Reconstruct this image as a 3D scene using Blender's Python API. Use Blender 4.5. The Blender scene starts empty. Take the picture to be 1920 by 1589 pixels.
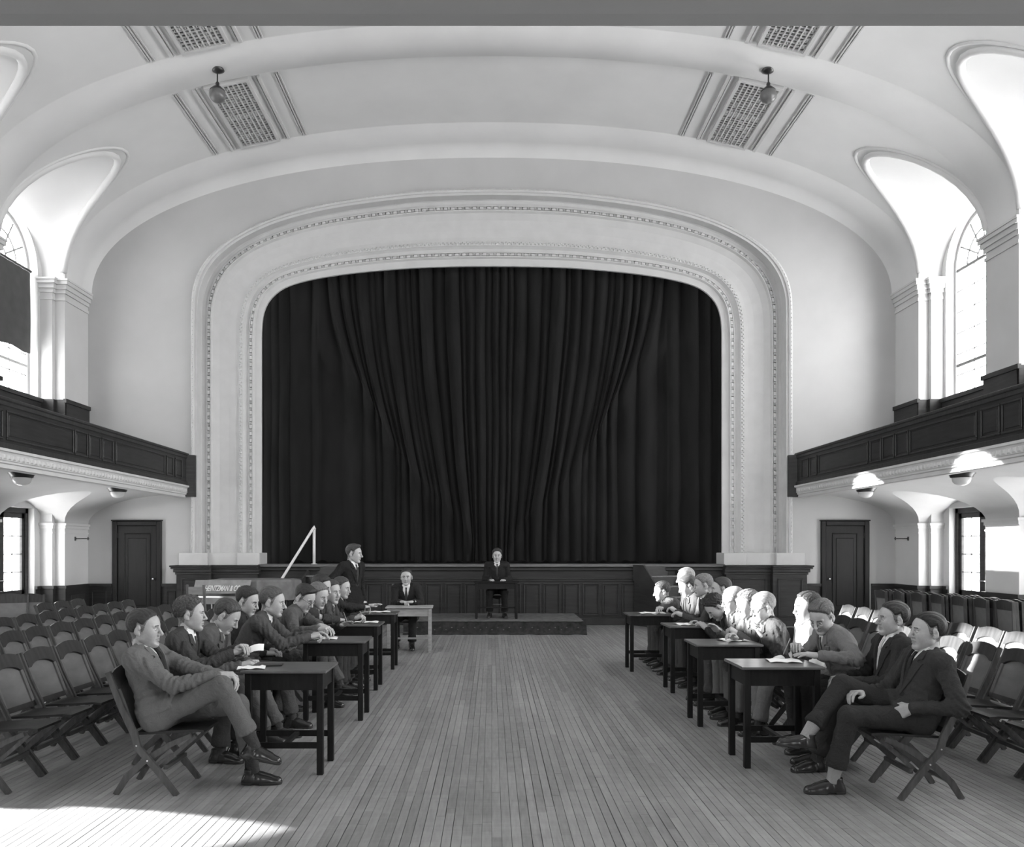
import bpy, math, random
import numpy as np
from mathutils import Vector, Matrix
random.seed(7); np.random.seed(7)
SC = bpy.context.scene
COL = SC.collection
# ------------------------------------------------------------------ camera, world, sun, exposure
FPX = 1540.0; CX = 922.0; CY = 1027.0; EYE = 1.65      # focal length / vanishing point for a 1920x1589 frame
cam = bpy.data.cameras.new('camera'); cam.sensor_width = 36.0
cam.lens = 36.0 * FPX / 1920.0
cam.shift_x = (960.0 - CX) / 1920.0
cam.shift_y = (CY - 794.5) / 1920.0
cam.clip_start = 0.05; cam.clip_end = 200
camo = bpy.data.objects.new('camera', cam); COL.objects.link(camo)
camo.location = (0, 0, EYE); camo.rotation_euler = (math.pi / 2, 0, 0)
SC.camera = camo
wd = bpy.data.worlds.new('sky'); SC.world = wd; wd.use_nodes = True
wd.node_tree.nodes['Background'].inputs[0].default_value = (1, 1, 1, 1)
wd.node_tree.nodes['Background'].inputs[1].default_value = 17.0
sl = bpy.data.lights.new('sun', 'SUN'); sl.energy = 52.0; sl.angle = math.radians(0.55)
so = bpy.data.objects.new('sun', sl); COL.objects.link(so)
SUN = Vector((1, -0.085, -0.328)).normalized()
so.rotation_euler = SUN.to_track_quat('-Z', 'Y').to_euler(); so.location = (-14, 8, 8)
SC.view_settings.view_transform = 'Standard'; SC.view_settings.look = 'None'
SC.view_settings.gamma = 1.0; SC.view_settings.exposure = 0.22
SC.view_settings.use_curve_mapping = False
SC.cycles.use_denoising = True
SC.cycles.diffuse_bounces = 6; SC.cycles.max_bounces = 10; SC.cycles.transparent_max_bounces = 12
SC.cycles.caustics_reflective = False; SC.cycles.caustics_refractive = False
SC.cycles.sample_clamp_indirect = 6.0

def W(px, py, Y):                       # photograph pixel + distance -> point of the hall
    return Vector(((px - CX) * Y / FPX, Y, EYE - (py - CY) * Y / FPX))

# ------------------------------------------------------------------ materials
MATS = {}
def mat(name, v, rough=0.6, var=0.0, scale=6.0, stretch=(1, 1, 1), bump=0.0, bscale=None, coord='Object', spec=0.5, detail=5.0):
    if name in MATS: return MATS[name]
    m = bpy.data.materials.new(name); m.use_nodes = True; MATS[name] = m
    nt = m.node_tree; b = nt.nodes['Principled BSDF']
    b.inputs['Base Color'].default_value = (v, v, v, 1); b.inputs['Roughness'].default_value = rough
    b.inputs['Specular IOR Level'].default_value = spec
    if var or bump:
        tc = nt.nodes.new('ShaderNodeTexCoord'); mp = nt.nodes.new('ShaderNodeMapping')
        mp.inputs['Scale'].default_value = stretch
        nt.links.new(tc.outputs[coord], mp.inputs['Vector'])
        nz = nt.nodes.new('ShaderNodeTexNoise'); nz.inputs['Scale'].default_value = scale; nz.inputs['Detail'].default_value = detail
        nt.links.new(mp.outputs[0], nz.inputs['Vector'])
        if var:
            mr = nt.nodes.new('ShaderNodeMapRange')
            mr.inputs['From Min'].default_value = 0.25; mr.inputs['From Max'].default_value = 0.75
            mr.inputs['To Min'].default_value = v * (1 - var); mr.inputs['To Max'].default_value = v * (1 + var)
            nt.links.new(nz.outputs['Fac'], mr.inputs['Value'])
            cb = nt.nodes.new('ShaderNodeCombineColor')
            for i in range(3): nt.links.new(mr.outputs[0], cb.inputs[i])
            nt.links.new(cb.outputs[0], b.inputs['Base Color'])
        if bump:
            n2 = nz
            if bscale:
                n2 = nt.nodes.new('ShaderNodeTexNoise'); n2.inputs['Scale'].default_value = bscale; n2.inputs['Detail'].default_value = 4
                nt.links.new(mp.outputs[0], n2.inputs['Vector'])
            bp = nt.nodes.new('ShaderNodeBump'); bp.inputs['Strength'].default_value = bump; bp.inputs['Distance'].default_value = 0.01
            nt.links.new(n2.outputs['Fac'], bp.inputs['Height']); nt.links.new(bp.outputs[0], b.inputs['Normal'])
    return m

def glass_mat():
    m = bpy.data.materials.new('window_glass'); m.use_nodes = True; nt = m.node_tree
    for n in list(nt.nodes): nt.nodes.remove(n)
    o = nt.nodes.new('ShaderNodeOutputMaterial'); t = nt.nodes.new('ShaderNodeBsdfTransparent'); g = nt.nodes.new('ShaderNodeBsdfGlossy')
    t.inputs[0].default_value = (.93, .93, .93, 1); g.inputs['Roughness'].default_value = 0.05
    mx = nt.nodes.new('ShaderNodeMixShader'); mx.inputs[0].default_value = 0.05
    nt.links.new(t.outputs[0], mx.inputs[1]); nt.links.new(g.outputs[0], mx.inputs[2]); nt.links.new(mx.outputs[0], o.inputs[0])
    return m
GLASS = glass_mat()

def floor_mat():
    m = bpy.data.materials.new('worn_floorboards'); m.use_nodes = True; nt = m.node_tree; b = nt.nodes['Principled BSDF']
    g = nt.nodes.new('ShaderNodeNewGeometry')
    sp = nt.nodes.new('ShaderNodeSeparateXYZ'); nt.links.new(g.outputs['Position'], sp.inputs[0])
    def mth(op, a, bb):
        n = nt.nodes.new('ShaderNodeMath'); n.operation = op
        for i, q in enumerate((a, bb)):
            if q is None: continue
            if isinstance(q, (int, float)): n.inputs[i].default_value = q
            else: nt.links.new(q, n.inputs[i])
        return n.outputs[0]
    col = mth('FLOOR', mth('DIVIDE', sp.outputs[0], 0.057), None)
    wn = nt.nodes.new('ShaderNodeTexWhiteNoise'); wn.noise_dimensions = '1D'; nt.links.new(col, wn.inputs['W'])
    seg = mth('FLOOR', mth('ADD', mth('DIVIDE', sp.outputs[1], 1.7), mth('MULTIPLY', wn.outputs[0], 7.3)), None)
    cb = nt.nodes.new('ShaderNodeCombineXYZ'); nt.links.new(col, cb.inputs[0]); nt.links.new(seg, cb.inputs[1])
    w2 = nt.nodes.new('ShaderNodeTexWhiteNoise'); w2.noise_dimensions = '2D'; nt.links.new(cb.outputs[0], w2.inputs['Vector'])
    mp = nt.nodes.new('ShaderNodeMapping'); mp.inputs['Scale'].default_value = (45, 5, 1); nt.links.new(g.outputs['Position'], mp.inputs[0])
    nz = nt.nodes.new('ShaderNodeTexNoise'); nz.inputs['Scale'].default_value = 1.0; nz.inputs['Detail'].default_value = 6; nt.links.new(mp.outputs[0], nz.inputs['Vector'])
    n3 = nt.nodes.new('ShaderNodeTexNoise'); n3.inputs['Scale'].default_value = 1.6; n3.inputs['Detail'].default_value = 7; nt.links.new(g.outputs['Position'], n3.inputs['Vector'])
    s = mth('ADD', mth('MULTIPLY', w2.outputs[0], 0.24), mth('MULTIPLY', nz.outputs['Fac'], 0.50))
    mp2 = nt.nodes.new('ShaderNodeMapping'); mp2.inputs['Scale'].default_value = (1.6, 9, 1); nt.links.new(g.outputs['Position'], mp2.inputs[0])
    n4 = nt.nodes.new('ShaderNodeTexNoise'); n4.inputs['Scale'].default_value = 1.5; n4.inputs['Detail'].default_value = 8; n4.inputs['Roughness'].default_value = 0.7; nt.links.new(mp2.outputs[0], n4.inputs['Vector'])
    s = mth('ADD', s, mth('ADD', mth('MULTIPLY', n3.outputs['Fac'], 0.40), mth('MULTIPLY', n4.outputs['Fac'], 0.42)))
    v = nt.nodes.new('ShaderNodeMapRange'); v.inputs['From Min'].default_value = 0.38; v.inputs['From Max'].default_value = 1.16
    v.inputs['To Min'].default_value = 0.088; v.inputs['To Max'].default_value = 0.345; nt.links.new(s, v.inputs['Value'])
    cc = nt.nodes.new('ShaderNodeCombineColor')
    for i in range(3): nt.links.new(v.outputs[0], cc.inputs[i])
    nt.links.new(cc.outputs[0], b.inputs['Base Color'])
    rr = nt.nodes.new('ShaderNodeMapRange'); rr.inputs['To Min'].default_value = 0.38; rr.inputs['To Max'].default_value = 0.62
    nt.links.new(n3.outputs['Fac'], rr.inputs['Value']); nt.links.new(rr.outputs[0], b.inputs['Roughness'])
    bp = nt.nodes.new('ShaderNodeBump'); bp.inputs['Strength'].default_value = 0.12; bp.inputs['Distance'].default_value = 0.004
    nt.links.new(nz.outputs['Fac'], bp.inputs['Height']); nt.links.new(bp.outputs[0], b.inputs['Normal'])
    return m
M_FLOOR = floor_mat()
M_PLASTER = mat('plaster', 0.56, 0.85, 0.05, 1.3, bump=0.05, bscale=90)
M_VAULT = mat('vault_plaster', 0.66, 0.9, 0.06, 0.9, bump=0.04, bscale=70)
M_WALLBACK = mat('wall_paint', 0.47, 0.85, 0.06, 1.1, bump=0.05, bscale=90)
M_TRIM = mat('moulded_plaster', 0.54, 0.75, 0.05, 4)
M_WHITE = mat('white_paint', 0.78, 0.6)
M_WOOD = mat('dark_stained_wood', 0.028, 0.45, 0.35, 3, (1, 1, 8), bump=0.06, spec=0.25)
M_WOODX = mat('dark_stained_wood_flat', 0.034, 0.48, 0.35, 3, (1, 8, 1), spec=0.25)
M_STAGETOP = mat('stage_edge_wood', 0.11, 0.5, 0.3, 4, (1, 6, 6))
M_DOOR = mat('door_wood', 0.012, 0.45, 0.3, 3, (8, 8, 1), spec=0.22)
M_CHAIR = mat('chair_wood', 0.07, 0.4, 0.35, 7, (6, 1, 1), bump=0.04, spec=0.3)
M_CHAIRP = mat('chair_plywood', 0.125, 0.38, 0.28, 5, (5, 1, 1))
M_CHAIRR = mat('chair_rail_wood', 0.036, 0.4, 0.3, 6, (1, 5, 1), spec=0.3)
M_CHAIRS = mat('chair_seat_wood', 0.018, 0.4, 0.3, 6, (1, 5, 1), spec=0.3)
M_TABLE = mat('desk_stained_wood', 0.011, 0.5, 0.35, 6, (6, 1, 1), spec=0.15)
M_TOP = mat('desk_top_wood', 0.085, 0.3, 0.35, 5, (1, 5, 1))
M_LIGHTWOOD = mat('pale_wood', 0.26, 0.5, 0.25, 6, (1, 1, 5))
M_CURTAIN = mat('velvet_curtain', 0.0135, 0.9, 0.25, 3, (1, 1, .3), bump=0.05, bscale=120, spec=0.05)
_b = M_CURTAIN.node_tree.nodes['Principled BSDF']; _b.inputs['Sheen Weight'].default_value = 0.07; _b.inputs['Sheen Roughness'].default_value = 0.35
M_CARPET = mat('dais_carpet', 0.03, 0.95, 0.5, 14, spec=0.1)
M_CARPET2 = mat('dais_carpet_pale', 0.115, 0.95, 0.4, 9, spec=0.1)  # paler tone for the carpet top and its sprigs
M_METAL = mat('dull_bronze', 0.06, 0.35)
M_METAL.node_tree.nodes['Principled BSDF'].inputs['Metallic'].default_value = 0.7
M_CHROME = mat('nickel', 0.6, 0.25)
M_CHROME.node_tree.nodes['Principled BSDF'].inputs['Metallic'].default_value = 0.9
M_GLOBE = mat('opal_glass', 0.8, 0.2)
M_PAPER = mat('paper', 0.82, 0.8)
M_GAP = mat('floor_gap', 0.02, 0.95)
M_COVER = mat('piano_cover_cloth', 0.13, 0.9, 0.25, 7, bump=0.15, bscale=30)
M_COVERL = mat('piano_cover_front_cloth', 0.27, 0.9, 0.2, 7, bump=0.15, bscale=30)
M_BLACK = mat('black_lacquer', 0.012, 0.3)
M_SHADE = mat('window_blind_cloth', 0.075, 0.9, 0.15, 5)
M_PIPE = mat('white_painted_pipe', 0.72, 0.4)

# ------------------------------------------------------------------ mesh helpers
class MB:
    def __init__(s): s.v = []; s.f = []
    def add(s, vs, fs):
        n = len(s.v); s.v.extend([tuple(q) for q in vs]); s.f.extend([tuple(i + n for i in q) for q in fs]); return s
    def box(s, x0, x1, y0, y1, z0, z1):
        return s.add([(x0,y0,z0),(x1,y0,z0),(x1,y1,z0),(x0,y1,z0),(x0,y0,z1),(x1,y0,z1),(x1,y1,z1),(x0,y1,z1)],
                     [(0,3,2,1),(4,5,6,7),(0,1,5,4),(1,2,6,5),(2,3,7,6),(3,0,4,7)])
    def bbox(s, x0, x1, y0, y1, z0, z1, b=0.006):      # box with chamfered edges
        X = (x0, x1); Y = (y0, y1); Z = (z0, z1); vs = []; idx = {}
        for i in (0, 1):
            for j in (0, 1):
                for k in (0, 1):
                    sx = b if i == 0 else -b; sy = b if j == 0 else -b; sz = b if k == 0 else -b
                    for a in range(3):
                        idx[(i, j, k, a)] = len(vs)
                        vs.append((X[i] + (0 if a == 0 else sx), Y[j] + (0 if a == 1 else sy), Z[k] + (0 if a == 2 else sz)))
        fs = []
        I = lambda i, j, k, a: idx[(i, j, k, a)]
        for i in (0, 1):
            q = [I(i,0,0,0), I(i,1,0,0), I(i,1,1,0), I(i,0,1,0)]; fs.append(q if i else q[::-1])
            q = [I(0,i,0,1), I(0,i,1,1), I(1,i,1,1), I(1,i,0,1)]; fs.append(q if i else q[::-1])
            q = [I(0,0,i,2), I(1,0,i,2), I(1,1,i,2), I(0,1,i,2)]; fs.append(q if i else q[::-1])
        for i in (0, 1):
            for j in (0, 1):
                q = [I(i,j,0,0), I(i,j,1,0), I(i,j,1,1), I(i,j,0,1)]; fs.append(q if (i ^ j) == 0 else q[::-1])
                q = [I(i,0,j,0), I(i,1,j,0), I(i,1,j,2), I(i,0,j,2)]; fs.append(q if (i ^ j) else q[::-1])
                q = [I(0,i,j,1), I(1,i,j,1), I(1,i,j,2), I(0,i,j,2)]; fs.append(q if (i ^ j) == 0 else q[::-1])
                for k in (0, 1):
                    q = [I(i,j,k,0), I(i,j,k,1), I(i,j,k,2)]; fs.append(q if (i + j + k) % 2 else q[::-1])
        return s.add(vs, fs)
    def grid(s, P, flip=False, closed=False):            # P: rows x cols x 3
        r = len(P); c = len(P[0]); vs = [q for row in P for q in row]; fs = []
        for i in range(r - 1):
            for j in range(c - (0 if closed else 1)):
                j2 = (j + 1) % c
                q = (i*c+j, i*c+j2, (i+1)*c+j2, (i+1)*c+j); fs.append(q[::-1] if flip else q)
        return s.add(vs, fs)
    def tube(s, pts, r, seg=8, caps=True):
        pts = [Vector(p) for p in pts]; n = len(pts); rows = []
        rr = r if isinstance(r, (list, tuple)) else [r] * n
        t0 = (pts[1] - pts[0]).normalized(); ref = Vector((0, 0, 1)) if abs(t0.z) < 0.9 else Vector((1, 0, 0))
        u = t0.cross(ref).normalized()
        for i in range(n):
            t = (pts[min(i + 1, n - 1)] - pts[max(i - 1, 0)]).normalized()
            u = (u - t * u.dot(t)).normalized(); w = t.cross(u)
            rows.append([pts[i] + (u * math.cos(a) + w * math.sin(a)) * rr[i] for a in [2 * math.pi * k / seg for k in range(seg)]])
        s.grid(rows, closed=True)
        if caps:
            n0 = len(s.v) - n * seg
            s.f.append(tuple(n0 + k for k in range(seg))[::-1]); s.f.append(tuple(n0 + (n - 1) * seg + k for k in range(seg)))
        return s
    def bar(s, pts, w, t, side):                         # flat bar along pts: width w in the (tangent x side) direction, thickness t along side
        pts = [Vector(p) for p in pts]; side = Vector(side).normalized(); rows = []; n = len(pts)
        ww = w if isinstance(w, (list, tuple)) else [w] * n
        for i in range(n):
            tg = (pts[min(i + 1, n - 1)] - pts[max(i - 1, 0)]).normalized(); q = tg.cross(side).normalized()
            a = q * ww[i] / 2; b = side * t / 2; rows.append([pts[i] - a - b, pts[i] + a - b, pts[i] + a + b, pts[i] - a + b])
        s.grid(rows, closed=True); n0 = len(s.v) - 4 * n
        s.f.append((n0+3, n0+2, n0+1, n0)); e = n0 + 4 * (n - 1); s.f.append((e, e+1, e+2, e+3)); return s
    def prism(s, poly, o, u, v, d):                      # polygon (a,b) in plane o + a*u + b*v, extruded by vector d
        o = Vector(o); u = Vector(u); v = Vector(v); d = Vector(d); n = len(poly)
        A = [o + u * a + v * b for a, b in poly]; B = [p + d for p in A]
        fs = [tuple(range(n))[::-1], tuple(range(n, 2 * n))] + [(i, (i+1) % n, n + (i+1) % n, n + i) for i in range(n)]
        return s.add(A + B, fs)
    def lathe(s, prof, c=(0, 0, 0), seg=24):
        rows = [[(c[0] + r * math.cos(2*math.pi*k/seg), c[1] + r * math.sin(2*math.pi*k/seg), c[2] + z) for k in range(seg)] for r, z in prof]
        return s.grid(rows, closed=True)
    def mesh(s, name, m, smooth=False):
        me = bpy.data.meshes.new(name); me.from_pydata(s.v, [], s.f); me.validate(clean_customdata=False)
        if m: me.materials.append(m)
        if smooth: me.shade_smooth()
        return me
    def build(s, name, m, parent=None, smooth=False, loc=None):
        return link(name, s.mesh(name, m, smooth), parent, loc)

def link(name, data, parent=None, loc=None):
    o = bpy.data.objects.new(name, data); COL.objects.link(o)
    if parent is not None: o.parent = parent
    if loc is not None: o.location = loc
    return o
def tag(o, label=None, cat=None, group=None, kind=None):
    if label: o['label'] = label
    if cat: o['category'] = cat
    if group: o['group'] = group
    if kind: o['kind'] = kind
    return o
def empty(name, loc=(0, 0, 0), rz=0.0, **k):
    o = bpy.data.objects.new(name, None); COL.objects.link(o); o.location = loc; o.rotation_euler = (0, 0, rz); o.empty_display_size = 0.1
    return tag(o, **k)
def copy_tree(o, parent=None):
    c = o.copy(); COL.objects.link(c); c.parent = parent
    for ch in o.children: copy_tree(ch, c)
    return c
def struct(o, label=None): o['kind'] = 'structure'; (label and o.__setitem__('label', label)); return o
def fix_normals(me):
    import bmesh
    bm = bmesh.new(); bm.from_mesh(me); bmesh.ops.recalc_face_normals(bm, faces=bm.faces); bm.to_mesh(me); bm.free()
ORD = ['first', 'second', 'third', 'fourth', 'fifth', 'sixth', 'seventh', 'eighth', 'ninth', 'tenth', 'eleventh', 'twelfth',
       'thirteenth', 'fourteenth', 'fifteenth', 'sixteenth', 'seventeenth', 'eighteenth']
# ------------------------------------------------------------------ hall dimensions
YB = 17.5; XP = 8.6; XW = 9.05; PITCH = 3.15; BAYS = [15.42 - PITCH * i for i in range(6)]
PIERS = [13.845 - PITCH * i for i in range(5)]; HB = PITCH / 2 - 0.45; YR = -3.2
NSE = 2.15; ZI = 7.0
def vault(th, o):
    c = math.cos(th); A = XP + 0.4 * o; B = 3.15 + o
    return (math.copysign(abs(c) ** (2 / NSE), c) * A, ZI + B * abs(math.sin(th)) ** (2 / NSE))
def th_of_x(x): return math.acos(min(1, (x / XP)) ** (NSE / 2))

# ------------------------------------------------------------------ floor: strip boards
def build_floor():
    root = MB().box(-9.3, 9.3, YR - .3, YB + .3, -0.12, -0.018).build('floor', M_GAP)
    struct(root, 'worn narrow-strip wooden floor of the hall')
    bw = 0.057; rnd = random.Random(3); L = [0.45 * k for k in range(2, 7)]; boards = []
    for i in range(-158, 158):
        y = YR - rnd.random() * 2.0
        while y < YB:
            l = rnd.choice(L); boards.append((i * bw, y, l)); y += l
    def score(b):
        x, y, l = b; yc = max(y, 4.55)
        if y + l < 4.7: return -1
        px = CX + FPX * (x + .028) / yc
        if not (-20 < px < 1940): return -1
        y1 = min(y + l, YB); return (bw * FPX / yc) * (EYE * FPX / yc - EYE * FPX / y1)
    boards.sort(key=lambda b: -score(b)); near, rest = boards[:300], boards[300:]
    meshes = {}
    for x, y, l in near:
        gp = rnd.choice((.0007, .0013, .0026)); key = (l, gp)
        if key not in meshes:
            meshes[key] = MB().bbox(gp, bw - gp, 0.0012, l - 0.0012, -0.018, 0.0, 0.0010).mesh('plank', M_FLOOR)
        link('plank', meshes[key], root, (x, y, 0))
    mb = MB()
    for x, y, l in rest:
        e = min(y + l, YB + .2)
        if y > YB or e - y < .01: continue
        gp = rnd.choice((.0007, .0013, .0026)); x0, x1, y0, y1 = x + gp, x + bw - gp, y + .0012, e - .0012
        mb.add([(x0,y0,-.018),(x1,y0,-.018),(x1,y1,-.018),(x0,y1,-.018),(x0,y0,0),(x1,y0,0),(x1,y1,0),(x0,y1,0)],
               [(4,5,6,7),(0,1,5,4),(1,2,6,5),(2,3,7,6),(3,0,4,7)])
    tag(mb.build('plank_field', M_FLOOR, root), kind='stuff')
build_floor()

# ------------------------------------------------------------------ side walls with openings
def wall_band(mb, sg, z0, z1, y0, y1, ops, th=0.34):
    X = sg * XW; XO = sg * (XW + th)
    def q(a, b, c, d): mb.add([a, b, c, d], [(0, 1, 2, 3)])
    def rect(ya, yb, za, zb):
        if yb - ya > 1e-4 and zb - za > 1e-4: q((X, ya, za), (X, yb, za), (X, yb, zb), (X, ya, zb))
    y = y0
    for ya, yb, za, zs, arch in sorted(ops):
        rect(y, ya, z0, z1); rect(ya, yb, z0, za)
        N = 16 if arch else 1; r = (yb - ya) / 2; yc = (ya + yb) / 2
        pts = [(yc - r * math.cos(math.pi * k / N), zs + (r * arch * math.sin(math.pi * k / N))) for k in range(N + 1)] if arch else [(ya, zs), (yb, zs)]
        for (a, b), (c, d) in zip(pts, pts[1:]):
            q((X, a, b), (X, c, d), (X, c, z1), (X, a, z1)); q((X, a, b), (X, c, d), (XO, c, d), (XO, a, b))
        q((X, ya, za), (X, ya, zs), (XO, ya, zs), (XO, ya, za)); q((X, yb, za), (X, yb, zs), (XO, yb, zs), (XO, yb, za))
        q((X, ya, za), (X, yb, za), (XO, yb, za), (XO, ya, za)); y = yb
    rect(y, y1, z0, z1)
WIN_W = 0.95; WIN_SILL = 4.60; WIN_SPR = 7.13
LOWER = {-1: [(14.55, 16.25, 0.02, 2.42, 0), (11.95, 13.0, 0.02, 2.42, 0), (8.85, 9.4, 0.02, 2.35, 0), (4.4, 5.8, 0.02, 2.12, 1.0)],
         1: [(14.55, 16.25, 0.02, 2.42, 0), (11.2, 12.9, 0.02, 2.42, 0), (8.1, 9.7, 0.02, 2.42, 0), (4.9, 6.6, 0.02, 2.42, 0), (1.8, 3.4, 0.02, 2.42, 0)]}
for sg, nm in ((-1, 'wall_left'), (1, 'wall_right')):
    mb = MB()
    wall_band(mb, sg, 0, 2.9, YR, YB, LOWER[sg])
    wall_band(mb, sg, 2.9, 10.9, YR, YB, [(b - WIN_W, b + WIN_W, WIN_SILL, WIN_SPR, 1.0) for b in BAYS])
    w = mb.build(nm, M_PLASTER); struct(w, 'plastered side wall with tall arched windows')
    # piers with impost mouldings
    spans = [(p - .45, p + .45) for p in PIERS] + [(16.545, YB), (YR, -1.455)]
    for a, b in spans:
        e0 = 0.0 if a <= YR + .01 else 0.10; e1 = 0.0 if b >= YB - .01 else 0.10
        m = MB()
        def bx(x, ya, yb, z0, z1): m.box(*(sorted((sg * XW * 1.002, sg * x))), ya, yb, z0, z1)
        bx(XP, a, b, 0, 7.25); bx(XP + .2, a - e0, b + e1, 0, 7.05)
        p = m.build('pier', M_PLASTER, w)
        m = MB()
        for z0, z1, pr in ((6.62, 6.68, .02), (6.76, 6.84, .03), (6.84, 6.93, .06), (6.93, 7.0, .095), (7.0, 7.04, .11)):
            bx(XP - pr, a - (pr if e0 else 0), b + (pr if e1 else 0), z0, z1)
            bx(XP + .2 - pr, a - e0 - (pr if e0 else 0), b + e1 + (pr if e1 else 0), z0, z1)
        for z0, z1, pr in ((1.93, 1.96, .015), (2.03, 2.09, .025), (2.09, 2.14, .05)):
            bx(XP - pr, a - (pr if e0 else 0), b + (pr if e1 else 0), z0, z1)
            bx(XP + .2 - pr, a - e0 - (pr if e0 else 0), b + e1 + (pr if e1 else 0), z0, z1)
        m.build('impost_moulding', M_PLASTER, p)

# ------------------------------------------------------------------ vaulted ceiling with window lunettes
TH_A = th_of_x(7.03)
def th0(y):
    for b in BAYS:
        t = abs(y - b) / HB
        if t < 1: return TH_A * (1 - t ** 2.0) ** 0.62
    return 0.0
def off(y):
    if y > 17.2: t = (y - 17.2) / 0.3; return -0.19 * t * t
    for b in BAYS:
        d = abs(y - b); w = HB + 0.02
        if d < w: return 0.075
        if d < w + .07: return 0.075 * (1 - (d - w) / .07)
    return 0.0
def ceil_rows():
    ys = [17.5, 17.42, 17.33, 17.26, 17.2]
    for i, b in enumerate(BAYS):
        ys += [b + HB + .09, b + HB + .02]
        ys += [b + HB * math.cos(math.pi * k / 26) for k in range(0, 27)]
        ys += [b - HB - .02, b - HB - .09]
    ys.append(YR - .2); return sorted(set(ys), reverse=True)
mb = MB(); rows = []; NT = 72
for y in ceil_rows():
    a = th0(y); o = off(y); row = []
    for k in range(NT + 1):
        th = a + (math.pi - 2 * a) * k / NT; x, z = vault(th, o); row.append((x, y, z))
    rows.append(row)
mb.grid(rows, flip=False)
ceiling = mb.build('ceiling', M_VAULT, smooth=True); struct(ceiling, 'pale plaster vaulted ceiling with cross ribs')
lun = MB(); rolls = {}
for sg in (-1, 1):
    for b in BAYS:
        P = []; crv = []
        for k in range(27):
            y = b + HB * math.cos(math.pi * k / 26); a = th0(y); x, z = vault(a, 0.075); t = min(1, abs(y - b) / HB)
            A = Vector((sg * x, y, z)); Bp = Vector((sg * (XW - .002), y, ZI + 1.04 * math.sqrt(max(0, 1 - t * t))))
            crv.append(A)
            P.append([Bp.lerp(A, q / 8) + Vector((0, 0, 0.16 * math.sin(math.pi * q / 8) * math.sqrt(max(0, 1 - t * t)))) for q in range(9)])
        lun.grid(P, flip=(sg > 0)); rolls[(sg, b)] = crv
lo = lun.build('lunette_vault', M_VAULT, ceiling, smooth=True)
for (sg, b), crv in rolls.items():
    if b < 8: continue
    m = MB()
    inn = [c + (Vector((0, b, 8.2)) - c).normalized() * 0.0 for c in crv]
    m.tube(inn[1:-1], 0.065, 10); 
    out = []
    for k, c in enumerate(crv[1:-1], 1):
        y = c.y; a = min(1.5, th0(y) + 0.04 * (.4 + .6 * math.sqrt(max(0, 1 - ((y - b) / HB) ** 2)))); x, z = vault(a, 0.09); out.append(Vector((sg * x, y + (y - b) * .02, z)))
    m.tube(out, 0.035, 8)
    m.build('lunette_moulding', M_VAULT, ceiling, smooth=True)
struct(MB().box(-9.6, 9.6, YR - .4, YB + .4, 10.9, 11.1).build('light_block_slab', M_VAULT), 'unseen slab added over the vault to block light')  # unseen slab added to stop sky light leaking past the vault

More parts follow.
